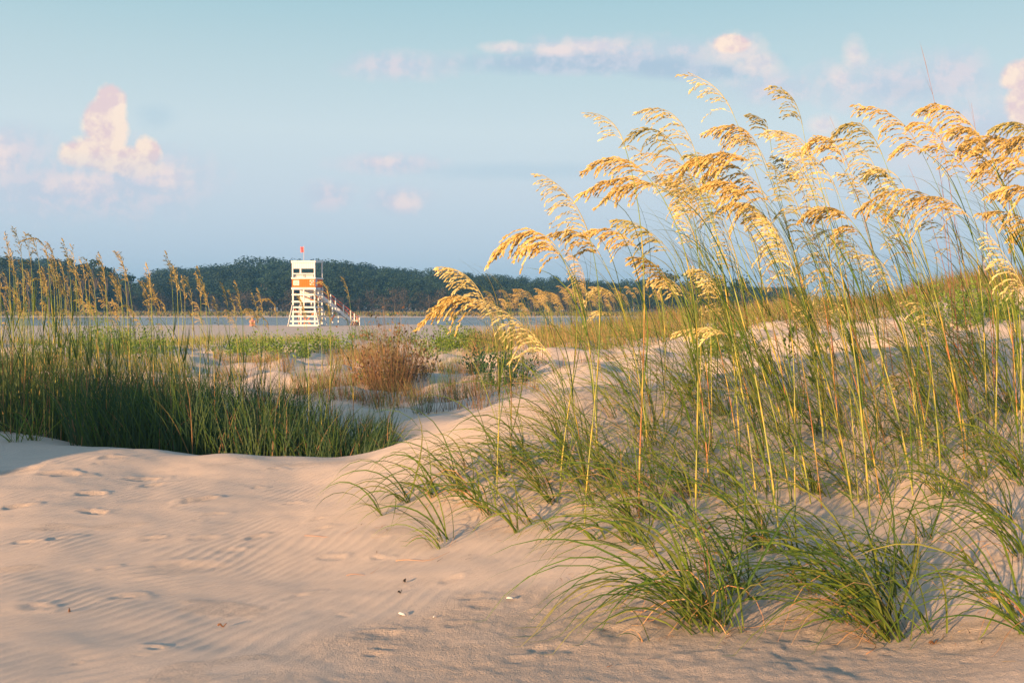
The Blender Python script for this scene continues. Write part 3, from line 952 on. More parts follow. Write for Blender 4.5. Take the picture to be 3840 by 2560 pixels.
def forest():
    protos = []
    for i in range(7):
        h_ = 10.0; kd = 'leafy'
        tr, cr = tree_mesh(100 + i, h_, 4.6, kd, 4200, .10)
        e = empty('broadleaf_tree', (0, 0, 0), label='dark green rounded tree massed in the wood across the water', cat='tree', group='trees of the wood across the water')
        tr.build('trunk', M_BARK, e); cr.build('crown', M_TREE, e)
        protos.append(e)
    brown = []
    for i in range(3):
        tr, cr = tree_mesh(200 + i, 10, 4.2, 'brown', 900, .05)
        e = empty('scrub_tree', (0, 0, 0), label='low grey brown scrubby tree at the foot of the wood across the water', cat='tree', group='scrub along the far bank')
        tr.build('trunk', M_BARK, e); cr.build('crown', M_TREE, e)
        brown.append(e)
    used = set()
    r = random.Random(8)

    def put(protos, x, y, h_, w_=1.0):
        k = r.randrange(len(protos))
        o = protos[k] if k not in used_l else copy_tree(protos[k])
        used_l.add(k)
        o.location = (x, y, Hs(x, y))
        o.rotation_euler = (0, 0, r.uniform(0, 6.28))
        o.scale = (h_ / 10 * w_, h_ / 10 * w_, h_ / 10)
    used_l = set()
    # back rows carry the skyline, front rows fill down to the bank
    for D, step, drop in ((265, 17, 0), (240, 16, 3.5), (218, 17, 9), (200, 19, 17)):
        c = -70 + r.uniform(0, 8)
        while c < 800:
            row = skyrow(c) + drop * (306 - skyrow(c)) / 50 + r.uniform(-1.5, 3.5)
            if drop == 0: row = skyrow(c) + r.uniform(-.8, 2.2)
            if 118 < c < 142: row += 3
            x = (c - CX) / FPX * D
            g = Hs(x, D)
            h_ = (HR - row) / FPX * D + CAM.z - g
            if h_ > 1.5:
                put(protos, x, D, h_, r.uniform(.95, 1.25) * (1.0 if h_ > 8 else 1.4))
            c += step * r.uniform(.7, 1.25) * (1 if c < 560 else .9)
    # darker wood at the left stands nearer
    c = -60
    while c < 125:
        D = r.uniform(172, 186)
        x = (c - CX) / FPX * D; g = Hs(x, D)
        row = skyrow(c) + r.uniform(5, 16)
        put(protos, x, D, (HR - row) / FPX * D + CAM.z - g, 1.0)
        c += r.uniform(9, 16)
    used_l = set()
    c = -60
    while c < 620:
        D = r.uniform(178, 192)
        x = (c - CX) / FPX * D; g = Hs(x, D)
        row = r.uniform(283, 297) + (0 if c < 450 else 4)
        put(brown, x, D, (HR - row) / FPX * D + CAM.z - g, 1.3)
        c += r.uniform(9, 17)
    # tall open pines standing clear on the left skyline
    for i, (c, row, rd, lab) in enumerate(((6, 256, 3.4, 'flat topped pine at the far left edge of the distant wood'), (50, 256, 3.6, 'open crowned pine above the wood behind the left sea oats'),
                                      (30, 259, 2.6, 'thin pine between the two taller pines at left'), (68, 259, 3.2, 'round crowned pine right of the widest left pine'),
                                      (96, 260, 3.4, 'lone umbrella shaped pine before the gap in the far wood'), (129, 275, 2.2, 'small pine leaning over the gap in the far wood'),
                                      (84, 263, 2.6, 'short pine just left of the lone umbrella pine'), (108, 268, 2.2, 'small dark pine on the slope down to the gap'))):
        D = 170.0
        x = (c - CX) / FPX * D; g = Hs(x, D)
        h_ = (HR - row) / FPX * D + CAM.z - g
        tr, cr = tree_mesh(300 + i, h_, rd * .8, 'pine', 420)
        e = empty('pine_tree', (x, D, g), label=lab, cat='tree')
        tr.build('trunk', M_BARK, e); cr.build('crown', M_TREE, e)
    # nearer clump of trees seen between the sea oats on the right
    for i, (c, row, lab) in enumerate(((668, 268, 'bushy tree behind the golden oats, left of a pair'), (692, 268, 'bushy tree behind the golden oats, right of a pair'), (716, 271, 'rounded tree between the pair and the lower trees on the right'),
                                  (741, 273, 'low tree at the right of the clump behind the oats'))):
        D = 150.0
        x = (c - CX) / FPX * D; g = Hs(x, D)
        h_ = (HR - row) / FPX * D + CAM.z - g
        tr, cr = tree_mesh(400 + i, h_, 2.6, 'leafy', 700)
        e = empty('broadleaf_tree', (x, D, g), label=lab, cat='tree')
        tr.build('trunk', M_BARK, e); cr.build('crown', M_TREE, e)
    # marsh grass on the far bank
    mb = MB()
    for i in range(9000):
        y = r.uniform(159, 178); x = r.uniform(-100, 75) * y / 165
        z = Hs2(x, y)
        L = r.uniform(.3, .8)
        c = r.choice([(.16, .17, .05), (.22, .19, .07), (.12, .15, .05), (.20, .14, .07)])
        t = (r.gauss(0, .3), r.gauss(0, .3), 1)
        mb.leafquad((x, y, z - .05), t, (r.gauss(0, 1), 1, 0), L, .14, c)
    tag(mb.build('marsh_grass', M_LEAF), kind='stuff', label='strip of green and brown marsh grass along the far bank', cat='grass')


# quick height lookup on a coarse grid for scattered grass
def grid_lookup(x0, x1, y0, y1, n=160):
    gx = np.linspace(x0, x1, n); gy = np.linspace(y0, y1, n)
    A, B = np.meshgrid(gx, gy)
    Zg = H(A, B)

    def f(x, y):
        i = (x - x0) / (x1 - x0) * (n - 1); j = (y - y0) / (y1 - y0) * (n - 1)
        i = min(max(i, 0), n - 1.001); j = min(max(j, 0), n - 1.001)
        a, b = int(i), int(j); u, v = i - a, j - b
        return float(Zg[b, a] * (1 - u) * (1 - v) + Zg[b, a + 1] * u * (1 - v) + Zg[b + 1, a] * (1 - u) * v + Zg[b + 1, a + 1] * u * v)
    return f


Hs2 = grid_lookup(-130, 110, 150, 200)
G_NEAR = grid_lookup(-7, 8, 2, 14, 260)
G_MID = grid_lookup(-40, 40, 8, 62, 260)
forest()

# ------------------------------------------------------------------ sea oats and dune grass
rnd = random.Random(77)
GREENS = [(.065, .145, .018), (.11, .20, .02), (.045, .11, .025), (.17, .23, .025), (.08, .165, .015), (.04, .10, .02)]
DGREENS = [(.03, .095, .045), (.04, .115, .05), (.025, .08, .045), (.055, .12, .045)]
STRAW = [(.50, .28, .12), (.42, .20, .09), (.55, .38, .2)]
GOLD = [(.72, .53, .18), (.66, .47, .14), (.78, .62, .25), (.54, .38, .11), (.74, .60, .25)]
PALE = [(.70, .60, .27), (.64, .54, .22), (.76, .66, .34)]
OLIVE = [(.40, .38, .15), (.34, .34, .16), (.54, .45, .15)]


def bend(p, d, L, n, wind, grav, r, power=1.0):
    """points along a blade that starts in direction d and is bent by wind (towards -x) and its own weight"""
    pts_ = [p]
    ds = L / n
    d = unit(d)
    for i in range(n):
        t = ((i + .5) / n) ** power
        d = unit((d[0] - wind * t / n, d[1] + r.gauss(0, .01), d[2] - grav * t / n))
        p = add(p, d, ds)
        pts_.append(p)
    return pts_


def tuft(mb, p, n, L, r, pal, lean=-.35, spread=.4, wind=.9, grav=1.8, w=.0042, rad=.05, straw=.12, segs=9, fold=.35):
    for i in range(n):
        a = r.uniform(0, 6.28); q = rad * math.sqrt(r.random())
        b = (p[0] + q * math.cos(a), p[1] + q * math.sin(a), p[2] - .03)
        l = L * r.uniform(.45, 1.1)
        dead = r.random() < straw
        g = grav * r.uniform(.5, 1.5); wd = wind * r.uniform(.5, 1.5)
        d = (lean + r.gauss(0, spread), r.gauss(0, spread * .8), 1.0)
        if dead:
            l *= .8; g *= 1.8; c0 = r.choice(STRAW); c1 = r.choice(STRAW); ww = w * .45
        else:
            c1 = r.choice(pal); c0 = lerp(c1, (.26, .27, .05), r.uniform(.0, .5)); ww = w * r.uniform(.6, 1.15)
            if r.random() < .25: c1 = lerp(c1, (.45, .35, .12), .5)
        pts_ = bend(b, d, l, segs, wd, g, r, 1.0)
        # keep tips out of the sand
        pts_ = [q_ if q_[2] > (G_NEAR(q_[0], q_[1]) + .004 if q_[1] < 14 else -9) or k < 2 else (q_[0], q_[1], G_NEAR(q_[0], q_[1]) + .006) for k, q_ in enumerate(pts_)]
        mb.blade(pts_, ww, (r.gauss(0, .5), 1, r.gauss(0, .4)) if r.random() < .4 else (r.gauss(0, 1), r.gauss(0, .6), r.gauss(0, 1)), c0, c1, fold=fold)


def bez(p0, p1, p2, t):
    a = (1 - t) ** 2; b = 2 * t * (1 - t); c = t * t
    return tuple(a * p0[i] + b * p1[i] + c * p2[i] for i in range(3))


def bez3(p0, p1, p2, p3, t):
    a = (1 - t) ** 3; b = 3 * t * (1 - t) ** 2; c = 3 * t * t * (1 - t); d = t ** 3
    return tuple(a * p0[i] + b * p1[i] + c * p2[i] + d * p3[i] for i in range(3))


def panicle(mb, s0, c0, t0, dens, pal, r, spl=.024, side=-1.0, hang=1.0, bw=1.0):
    """drooping compound seed head along the curve s0-c0-t0: side branches, each strung with flat spikelets"""
    n = 14
    axis = [bez(s0, c0, t0, i / n) for i in range(n + 1)]
    L = sum(math.dist(axis[i], axis[i + 1]) for i in range(n))
    sc = pal[0]
    mb.tube(axis, [.0018 * (1 - .7 * i / n) + .0004 for i in range(n + 1)], lerp(sc, (.5, .5, .25), .4), 4)
    nb = int(15 + dens * 20)
    for k in range(nb):
        t = (k + r.uniform(0, .9)) / nb
        t = min(t, .985)
        p = bez(s0, c0, t0, t)
        tg = unit(add(bez(s0, c0, t0, min(1, t + .03)), p, -1))
        bl = L * (0.40 * (1 - t) ** .7 + .07) * r.uniform(.65, 1.15) * (.8 + .4 * dens) * bw
        out = (side * .5 + r.gauss(0, .22), r.gauss(0, .5), r.gauss(0.05, .22))
        d = unit((tg[0] * 1.1 + out[0], tg[1] * 1.1 + out[1], tg[2] * 1.1 + out[2]))
        droop = .24 * hang * r.uniform(.6, 1.4)
        ns = max(2, int(bl / (spl * (.80 - .22 * dens))))
        step = bl / ns
        q = p
        path = [q]
        for j in range(ns):
            d = unit((d[0] + side * .10, d[1], d[2] - droop * (.4 + j / ns)))
            q = add(q, d, step)
            path.append(q)
            if j == 0 and dens < .5: continue
            c = r.choice(pal)
            for sgn in ((-1, 1) if dens > .75 and r.random() < .35 else (r.choice((-1, 1)),)):
                dd = unit((d[0] + r.gauss(0, .22) + sgn * .12, d[1] + r.gauss(0, .25), d[2] - .16 * hang + r.gauss(0, .2)))
                s_ = spl * r.uniform(.75, 1.2)
                mb.spikelet(q, dd, (r.gauss(0, 1), -1, r.gauss(0, .6)), s_, s_ * (.12 + .06 * dens), s_ * .05, c)
        mb.tube(path[::max(1, len(path) // 3)] + [path[-1]], .0006, sc, 3)


def stem_curve(base, s0, c0, n=22):
    d = unit(add(c0, s0, -1))
    l = math.dist(base, s0)
    up = unit((-(base[0] - s0[0]) * .45, (s0[1] - base[1]) * .5, abs(s0[2] - base[2])))
    return [bez3(base, add(base, up, l * .36), add(s0, d, -l * .30), s0, i / n) for i in range(n + 1)]


def sea_oat(base, s0, c0, t0, dens, pal, r, label, group, spl=.024, rad=.0042, nleaf=6, bw=1.0, hang=1.0, wind=1.0, leafL=(.4, .75), side=-1.0, red=.5):
    e = empty('sea_oats', base, label=label, cat='sea oats', group=group)
    rel = lambda p: (p[0] - base[0], p[1] - base[1], p[2] - base[2])
    s0, c0, t0 = rel(s0), rel(c0), rel(t0)
    n = 24
    ax = stem_curve((0, 0, -.05), s0, c0, n)
    g = r.choice([(.20, .28, .06), (.30, .34, .08), (.15, .23, .06)])
    cols = []
    nodes = [int(n * f) for f in (.18, .36, .55, .74)]
    isred = r.random() < red
    for i in range(n + 1):
        c = g
        if i < n * .62 and isred:
            c = lerp((.40, .15, .07), (.34, .28, .09), min(1, (i % 5) / 4 + r.uniform(-.1, .1)))
        elif i < n * .6:
            c = lerp((.33, .34, .09), g, (i % 5) / 5)
        if i in nodes: c = (.50, .38, .08)
        cols.append(c)
    rs = [rad * (1.0 - .62 * i / n) * (1.25 if i in nodes else 1) for i in range(n + 1)]
    MB().tube(ax, rs, cols, 6).build('stem', M_STEM, e, smooth=True)
    hd = MB()
    panicle(hd, s0, c0, t0, dens, pal, r, spl, side, hang, bw)
    hd.build('seed_head', M_HEAD, e)
    if nleaf:
        lf = MB()
        for k in range(nleaf):
            f = r.uniform(.1, .74) if k else .05
            i = int(f * n)
            p = ax[i]; tg = unit(add(ax[i + 1], ax[i], -1))
            L = r.uniform(*leafL) * (1.1 - .5 * f)
            d = (tg[0] + r.gauss(-.05, .16), tg[1] + r.gauss(0, .14), tg[2])
            pts_ = bend(p, d, L, 11, wind * r.uniform(.5, 1.7), r.uniform(.6, 3.0), r, 1.3)
            c1 = r.choice(GREENS)
            c2 = lerp(c1, (.40, .34, .12), r.uniform(0, .8))
            lf.blade(pts_, rad * r.uniform(.75, 1.15), (r.gauss(0, .7), 1, r.gauss(0, .5)), c1, c2, fold=.35)
        lf.build('leaves', M_LEAF, e)
    return e


ORD = ['first', 'second', 'third', 'fourth', 'fifth', 'sixth', 'seventh', 'eighth', 'ninth', 'tenth', 'eleventh', 'twelfth', 'thirteenth', 'fourteenth', 'fifteenth', 'sixteenth',
       'seventeenth', 'eighteenth', 'nineteenth']
TENS = {2: ('twenty', 'twentieth'), 3: ('thirty', 'thirtieth'), 4: ('forty', 'fortieth'), 5: ('fifty', 'fiftieth'), 6: ('sixty', 'sixtieth'), 7: ('seventy', 'seventieth'), 8: ('eighty', 'eightieth'), 9: ('ninety', 'ninetieth')}


def ordinal(i):
    i += 1
    if i == 100: return 'hundredth'
    if i > 100: return 'hundred and ' + ordinal(i - 101)
    if i < 20: return ORD[i - 1]
    if i % 10 == 0: return TENS[i // 10][1]
    return TENS[i // 10][0] + '-' + ORD[i % 10 - 1]


# seed heads of the right stand, read off the photograph (start of the head, bend, tip; at 2352 px width), density 0-1, tint
def q4(x, y): return (1163.7 + .4298 * x, 122.5 + .4298 * y)
def q5(x, y): return (1715 + .4492 * x, 91.9 + .4492 * y)
def q3(x, y): return (796 + .2865 * x, 612.5 + .2865 * y)
def q8(x, y): return (1653.75 + .3906 * x, 612.5 + .3906 * y)


HEADS = []
for a in ((1200, 330, 1110, 130, 930, 125, .35, 'p'), (620, 480, 570, 330, 430, 325, .3, 'p'), (1000, 530, 900, 240, 715, 320, .5, 'p'), (930, 560, 790, 310, 640, 480, .6, 'o'),
          (740, 650, 600, 490, 420, 635, .8, 'g'), (810, 720, 600, 600, 400, 760, .9, 'g'), (780, 700, 650, 660, 500, 810, .8, 'g'), (440, 980, 370, 740, 185, 650, .6, 'p'),
          (260, 1030, 120, 840, -80, 1120, 1, 'g'), (300, 1100, 200, 930, 90, 1080, .9, 'g'), (500, 1080, 400, 900, 255, 965, .9, 'g'), (700, 1040, 560, 890, 430, 960, .8, 'g'),
          (870, 1060, 720, 880, 590, 890, .8, 'o'), (880, 1240, 780, 1070, 670, 1090, .9, 'g'), (1340, 520, 1260, 320, 1060, 430, .9, 'g'), (1290, 580, 1100, 460, 860, 680, 1, 'g'),
          (1400, 800, 1250, 540, 1000, 560, 1, 'g'), (1300, 790, 1180, 620, 1040, 730, 1, 'g'), (1400, 920, 1300, 740, 1150, 830, .9, 'g'), (1500, 1060, 1420, 850, 1250, 800, .6, 'p'),
          (1540, 1200, 1460, 960, 1380, 880, .5, 'p'), (1400, 480, 1380, 340, 1295, 335, .6, 'o'), (1568, 390, 1530, 190, 1405, 190, .5, 'o'), (1568, 720, 1500, 570, 1430, 560, .6, 'o'),
          (1140, 1290, 1090, 1120, 980, 1170, .6, 'p'), (960, 1310, 870, 1150, 800, 1230, .7, 'p'), (580, 1300, 500, 1200, 430, 1330, .6, 'p'), (570, 1420, 530, 1330, 430, 1450, .4, 'p'),
          (1180, 1500, 1040, 1430, 900, 1500, .6, 'p'), (880, 760, 760, 560, 670, 500, .35, 'p'), (1180, 1420, 1120, 1220, 1010, 1150, .6, 'p'), (1000, 900, 950, 760, 880, 690, .5, 'p'),
          (1240, 1180, 1200, 960, 1120, 880, .3, 'p'), (420, 1260, 420, 1120, 330, 1060, .7, 'g'), (1020, 1060, 990, 900, 930, 860, .4, 'p')):
    HEADS.append((*q4(a[0], a[1]), *q4(a[2], a[3]), *q4(a[4], a[5]), a[6], a[7]))
for a in ((490, 640, 410, 400, 300, 570, .9, 'g'), (680, 590, 570, 330, 450, 490, .7, 'o'), (460, 790, 360, 540, 225, 590, .5, 'p'), (860, 540, 740, 330, 560, 350, .7, 'g'),
          (890, 570, 800, 500, 735, 610, .5, 'g'), (1010, 580, 910, 360, 820, 460, .6, 'g'), (1210, 560, 1050, 270, 880, 365, .8, 'g'), (1240, 620, 1140, 380, 1025, 480, .8, 'g'),
          (1430, 600, 1280, 440, 1120, 530, 1, 'g'), (1450, 500, 1370, 370, 1250, 465, 1, 'o'), (1460, 680, 1290, 520, 1160, 700, 1, 'g'), (1480, 800, 1390, 700, 1240, 800, .9, 'g'),
          (1470, 960, 1350, 850, 1190, 885, .7, 'g'), (1480, 1010, 1400, 900, 1350, 1060, .8, 'g'), (1060, 890, 780, 650, 570, 880, .8, 'g'), (1130, 910, 960, 720, 800, 860, .6, 'g'),
          (765, 770, 670, 590, 605, 720, .8, 'o'), (530, 930, 410, 790, 290, 915, .9, 'g'), (580, 1000, 510, 900, 450, 1010, .6, 'g'), (540, 1440, 460, 1140, 250, 920, .7, 'p'),
          (245, 1190, 180, 960, 20, 850, .7, 'p'), (795, 1090, 750, 910, 695, 860, .2, 'o'), (1430, 1300, 1340, 1120, 1235, 1000, .5, 'p'), (292, 750, 270, 640, 215, 622, .3, 'o'),
          (280, 920, 220, 740, 130, 640, .5, 'o'), (1300, 760, 1200, 560, 1090, 560, .7, 'g'), (1500, 560, 1400, 440, 1300, 560, 1, 'g'), (1130, 690, 1010, 500, 900, 560, .5, 'g')):
    HEADS.append((*q5(a[0], a[1]), *q5(a[2], a[3]), *q5(a[4], a[5]), a[6], a[7]))
_r = random.Random(19)
for _k2 in range(26):
    _x = _r.uniform(1560, 2330); _y = _r.uniform(360, 700) if _x < 1850 else _r.uniform(380, 800)
    _l = _r.uniform(90, 170)
    HEADS.append((_x, _y, _x - _l * .28, _y - _l * _r.uniform(.75, 1.0), _x - _l * _r.uniform(.6, 1.0), _y - _l * _r.uniform(.5, .9), _r.uniform(.15, .6), _r.choice('ppgo')))
_HN = len(HEADS)
HEADS.append((*q3(1130, 330), *q3(1010, 0), *q3(750, 0), .7, 'p'))
HEADS.append((*q3(1110, 330), *q3(880, 90), *q3(600, 490), .95, 'g'))
HEADS.append((*q3(1640, 720), *q3(1420, 400), *q3(1090, 260), .5, 'p'))
HEADS.append((*q8(1200, 750), *q8(1080, 560), *q8(940, 700), .6, 'p'))

BASE_FIX = {_HN: (497, 500), _HN + 1: (512, 470), _HN + 2: (588, 500), 7: (585, 530), 8: (560, 500), 9: (600, 470), 1: (640, 520)}


def right_stand():
    r = random.Random(21)
    out = []
    for i, h in enumerate(HEADS):
        k = 1024 / 2352
        sx, sy, cx, cy, tx, ty = [v * k for v in h[:6]]
        dens, tint = h[6], h[7]
        if i in BASE_FIX:
            bc, br = BASE_FIX[i]
        else:
            br = r.choice((r.uniform(380, 470), r.uniform(425, 550)))
            bc = sx + (br - sy) * r.uniform(.14, .34)
            bc = max(bc, 520 + (br - 400) * .2)
            if bc > 960: br = r.uniform(395, 470)
        b = hit(bc, br)
        d = b[1]
        s0 = at(sx, sy, d - r.uniform(-.1, .25)); c0 = at(cx, cy, s0[1] - r.uniform(-.05, .08)); t0 = at(tx, ty, c0[1] + r.uniform(-.08, .08))
        out.append((tx, b, s0, c0, t0, dens, tint))
    out.sort(key=lambda e: e[0])
    words = {'g': 'golden', 'p': 'pale straw', 'o': 'olive brown'}
    for i, (tx, b, s0, c0, t0, dens, tint) in enumerate(out):
        pal = {'g': GOLD, 'p': PALE, 'o': OLIVE}[tint]
        dn = 'thick' if dens > .75 else ('loose' if dens > .45 else 'thin')
        lab = '%s %s sea oats head, %s tip from the left in the near stand' % (dn, words[tint], ordinal(i))
        sea_oat(b, s0, c0, t0, dens, pal, r, lab, 'sea oats on the near right dune', spl=.0265 * min(1.1, b[1] / 5.6), rad=r.uniform(.0030, .0046), nleaf=r.randint(8, 15), wind=1.7, leafL=(.5, .95))


right_stand()


# dead brown reeds with wisps at the tip, right of the stand
def dead_reeds():
    r = random.Random(5)
    rows_ = [(2105, 110, 2230, 860), (2123, 250, 2210, 900), (2222, 240, 2290, 880), (1900, 270, 2060, 900), (2020, 430, 2140, 880), (2150, 420, 2200, 930), (2190, 500, 2240, 870), (2080, 380, 2230, 920),
             (2300, 300, 2330, 900), (1820, 380, 1935, 960), (1690, 480, 1850, 900), (1560, 560, 1700, 900), (2250, 560, 2290, 960)]
    k = 1024 / 2352
    for i, (tx, ty, bx_, by_) in enumerate(rows_):
        b = hit(bx_ * k, by_ * k)
        tip = at(tx * k, ty * k, b[1] - .1)
        e = empty('dead_reed', b, label='red brown dead stalk, wispy tip, %s from the left among the dead stalks' % ordinal(sorted(range(len(rows_)), key=lambda j: rows_[j][0]).index(i)),
                  cat='dead stalk', group='dead stalks in the near stand')
        t_ = (tip[0] - b[0], tip[1] - b[1], tip[2] - b[2])
        ax = [bez((0, 0, -.05), (t_[0] * .35, t_[1] * .5, t_[2] * .62), t_, j / 16) for j in range(17)]
        MB().tube(ax, [.0032 * (1 - .85 * j / 16) + .0003 for j in range(17)], [lerp((.26, .11, .06), (.30, .17, .11), j / 16) for j in range(17)], 5).build('stem', M_STEM, e)
        wb = MB()
        for j in range(9):
            p = ax[10 + j // 2]; tg = unit(add(ax[16], p, -1))
            L = r.uniform(.12, .3)
            wb.blade(bend(p, (tg[0] + r.gauss(0, .07) - .03, tg[1] + r.gauss(0, .05), tg[2]), L, 5, .2, .1, r), .0009, (r.gauss(0, 1), 1, 0), (.30, .17, .11), (.34, .2, .13))
        wb.build('wisps', M_HEAD, e)


dead_reeds()

# tufts at the foot of the right dune: column, row, blades, length
TUFTS = [(448, 542, 9, .42, 'reddish based tuft at the lowest left corner of the near dune'), (441, 551, 7, .34, 'sparse tuft of arching blades lowest on the left slope'), (436, 496, 16, .46, 'leaning tuft'), (463, 497, 22, .5, ''), (479, 512, 12, .5, ''),
         (492, 516, 14, .52, ''), (519, 533, 8, .46, ''), (529, 525, 8, .42, ''), (557, 535, 6, .38, ''), (584, 484, 24, .62, ''), (592, 509, 10, .6, ''), (629, 538, 10, .5, ''), (385, 519, 6, .34, ''),
         (560, 507, 14, .5, ''), (642, 544, 22, .5, ''), (675, 524, 8, .4, ''), (694, 499, 18, .5, ''), (653, 518, 8, .5, ''), (718, 635, 46, .62, ''), (708, 622, 34, .6, ''), (742, 600, 14, .42, ''),
         (759, 589, 12, .4, ''), (773, 551, 26, .45, ''), (865, 626, 22, .62, ''), (892, 643, 34, .55, ''), (902, 638, 14, .5, ''), (877, 610, 34, .62, ''), (907, 593, 16, .5, ''), (892, 595, 14, .45, ''),
         (815, 597, 12, .36, ''), (917, 574, 9, .45, ''), (915, 622, 1, .22, ''), (939, 636, 2, .3, ''), (943, 636, 5, .42, ''), (1019, 618, 16, .6, ''), (978, 566, 5, .3, ''), (1013, 522, 14, .5, ''),
         (819, 495, 14, .4, ''), (855, 495, 12, .4, ''), (982, 482, 14, .5, ''), (648, 648, 3, .2, ''), (1030, 560, 20, .55, ''), (1040, 640, 14, .5, ''), (1000, 600, 6, .35, ''), (660, 560, 6, .36, ''),
         (800, 560, 8, .35, ''), (505, 478, 14, .5, ''), (530, 470, 16, .52, ''), (470, 470, 8, .4, ''), (410, 505, 7, .4, ''), (602, 540, 5, .32, ''), (720, 575, 6, .4, ''), (735, 560, 9, .42, ''), (850, 560, 8, .4, ''),
         (930, 540, 8, .35, ''), (700, 540, 8, .4, ''), (1022, 480, 14, .5, '')]


def near_tufts():
    r = random.Random(31)
    items = [(c, rw, n, L, 0) for c, rw, n, L, _ in TUFTS]
    for c, rw in ((585, 455), (605, 478), (560, 470), (625, 470), (640, 492), (668, 505), (655, 462), (682, 480), (702, 470), (720, 498), (715, 455), (738, 480), (745, 512), (768, 495), (760, 465), (785, 478),
                  (690, 520), (640, 520), (615, 500), (800, 455), (772, 525), (832, 470), (880, 470), (850, 440), (940, 460), (985, 450), (1015, 440), (548, 490), (520, 455)):
        items.append((c, rw, r.randint(12, 26), r.uniform(.6, .95), 1))
    # the tufts between the stalks, higher up the slope
    k = 0
    while k < 112:
        c = r.uniform(545, 1045); rw = r.uniform(352, 505) if k % 3 else r.uniform(345, 440)
        b0 = 400 - (c - 522) * .13
        if rw < b0 - 4: continue
        if c < 600 and rw > 480: continue
        items.append((c, rw, r.choice([3, 5, 8, 12, 18, 24]), r.uniform(.5, 1.25) if rw < 470 else r.uniform(.4, .65), 1)); k += 1
    items.sort(key=lambda t: t[0])
    i0 = i1 = 0
    for c, rw, n, L, up in items:
        b = hit(c, rw)
        if up:
            lab = 'grass tuft between the stalks up the slope, %s from the left' % ordinal(i1) 
            i1 += 1; grp = 'grass tufts among the near sea oats'
        else:
            size = 'big dense' if n > 24 else ('medium' if n > 9 else 'small sparse')
            lab = '%s grass tuft on open sand at the dune foot, %s from the left' % (size, ordinal(i0))
            i0 += 1; grp = 'grass tufts along the foot of the near dune'
        e = empty('grass_tuft', b, label=lab, cat='grass tuft', group=grp)
        mb = MB()
        tuft(mb, b, int(n * (1.3 if not up else 1.0)), L * (1.5 if not up else 1), r, GREENS, lean=(-.5 if not up else -.42), spread=(.3 if n < 12 else .36), wind=(1.6 if not up else 1.6), grav=(4.8 if not up else 2.8), w=.0036 if up else .0046,
             rad=.02 + .0018 * n, straw=.20 if up else .16, segs=9 if not up else 8)
        mb.v = [(p[0] - b[0], p[1] - b[1], p[2] - b[2]) for p in mb.v]
        mb.build('leaves', M_LEAF, e)


near_tufts()


# broad leaved weeds among the stalks
def weed(b, h_, r, label, n=26):
    e = empty('leafy_weed', b, label=label, cat='plant')
    st = MB(); lf = MB()
    for k in range(3):
        tip = (r.uniform(-.08, .08), r.uniform(-.06, .06), h_ * r.uniform(.7, 1))
        ax = [bez((0, 0, -.03), (tip[0] * .3, 0, h_ * .5), tip, j / 8) for j in range(9)]
        st.tube(ax, .0025, (.2, .2, .06), 4)
        for j in range(n // 3):
            p = ax[min(8, 2 + int(7 * j / (n / 3)))]
            a = r.uniform(0, 6.28)
            t = (math.cos(a), math.sin(a), r.uniform(.5, 1.4))
            L = r.uniform(.05, .09)
            lf.blade(bend(p, t, L, 4, .1, .8, r), L * .16, (-math.sin(a), math.cos(a), 0), (.10, .22, .03), (.14, .26, .04), prof=lambda q: math.sin(math.pi * min(1, q * .9 + .08)), fold=.2)
    st.build('stems', M_STEM, e); lf.build('leaves', M_LEAF, e)


rw_ = random.Random(6)
for i, (c, rw, hh) in enumerate(((740, 345, .3), (700, 370, .32), (790, 368, .34), (812, 395, .36), (826, 352, .25), (765, 392, .3), (690, 400, .28))):
    weed(hit(c, rw), hh, rw_, 'bright green broad leaved weed among the stalks, %s of seven from the left' % ordinal(sorted([740, 700, 790, 812, 826, 765, 690]).index(c)))


# ------------------------------------------------------------------ left stand
LEFT = [(50, 150, 120), (35, 240, 130), (100, 120, 150), (150, 150, 130), (225, 150, 110), (290, 210, 80), (320, 145, 160), (345, 200, 130), (405, 190, 80), (462, 220, 150), (515, 285, 120), (545, 340, 120), (632, 265, 100),
        (705, 360, 150), (735, 400, 120), (782, 260, 130), (862, 330, 150), (900, 430, 90), (925, 440, 90), (960, 475, 80), (1005, 500, 70), (1025, 345, 140), (1052, 320, 100), (1088, 400, 130), (1120, 410, 120),
        (1152, 380, 150), (1205, 350, 170), (1240, 420, 120), (1290, 530, 80), (1348, 435, 150), (1385, 490, 120), (1430, 520, 90), (1505, 505, 40), (1548, 475, 90), (1545, 555, 80), (1610, 610, 70), (1655, 505, 120),
        (1142, 610, 70), (120, 440, 90), (180, 470, 90), (240, 540, 60), (268, 350, 110), (320, 380, 80), (352, 330, 120), (430, 470, 90), (520, 510, 90), (570, 540, 60), (400, 300, 150), (655, 540, 80), (30, 380, 80),
        (70, 500, 80), (150, 540, 60), (300, 540, 60), (1760, 540, 110), (1810, 510, 110), (1905, 500, 110), (1925, 560, 80), (825, 540, 70), (420, 380, 120), (480, 360, 100), (90, 260, 100), (2045, 405, 90), (1955, 405, 110)]
_r = random.Random(12)
LEFT += [(round(_r.uniform(-20, 900) if k % 3 else _r.uniform(0, 1450)), round(_r.uniform(250, 520)), 90) for k in range(34)]


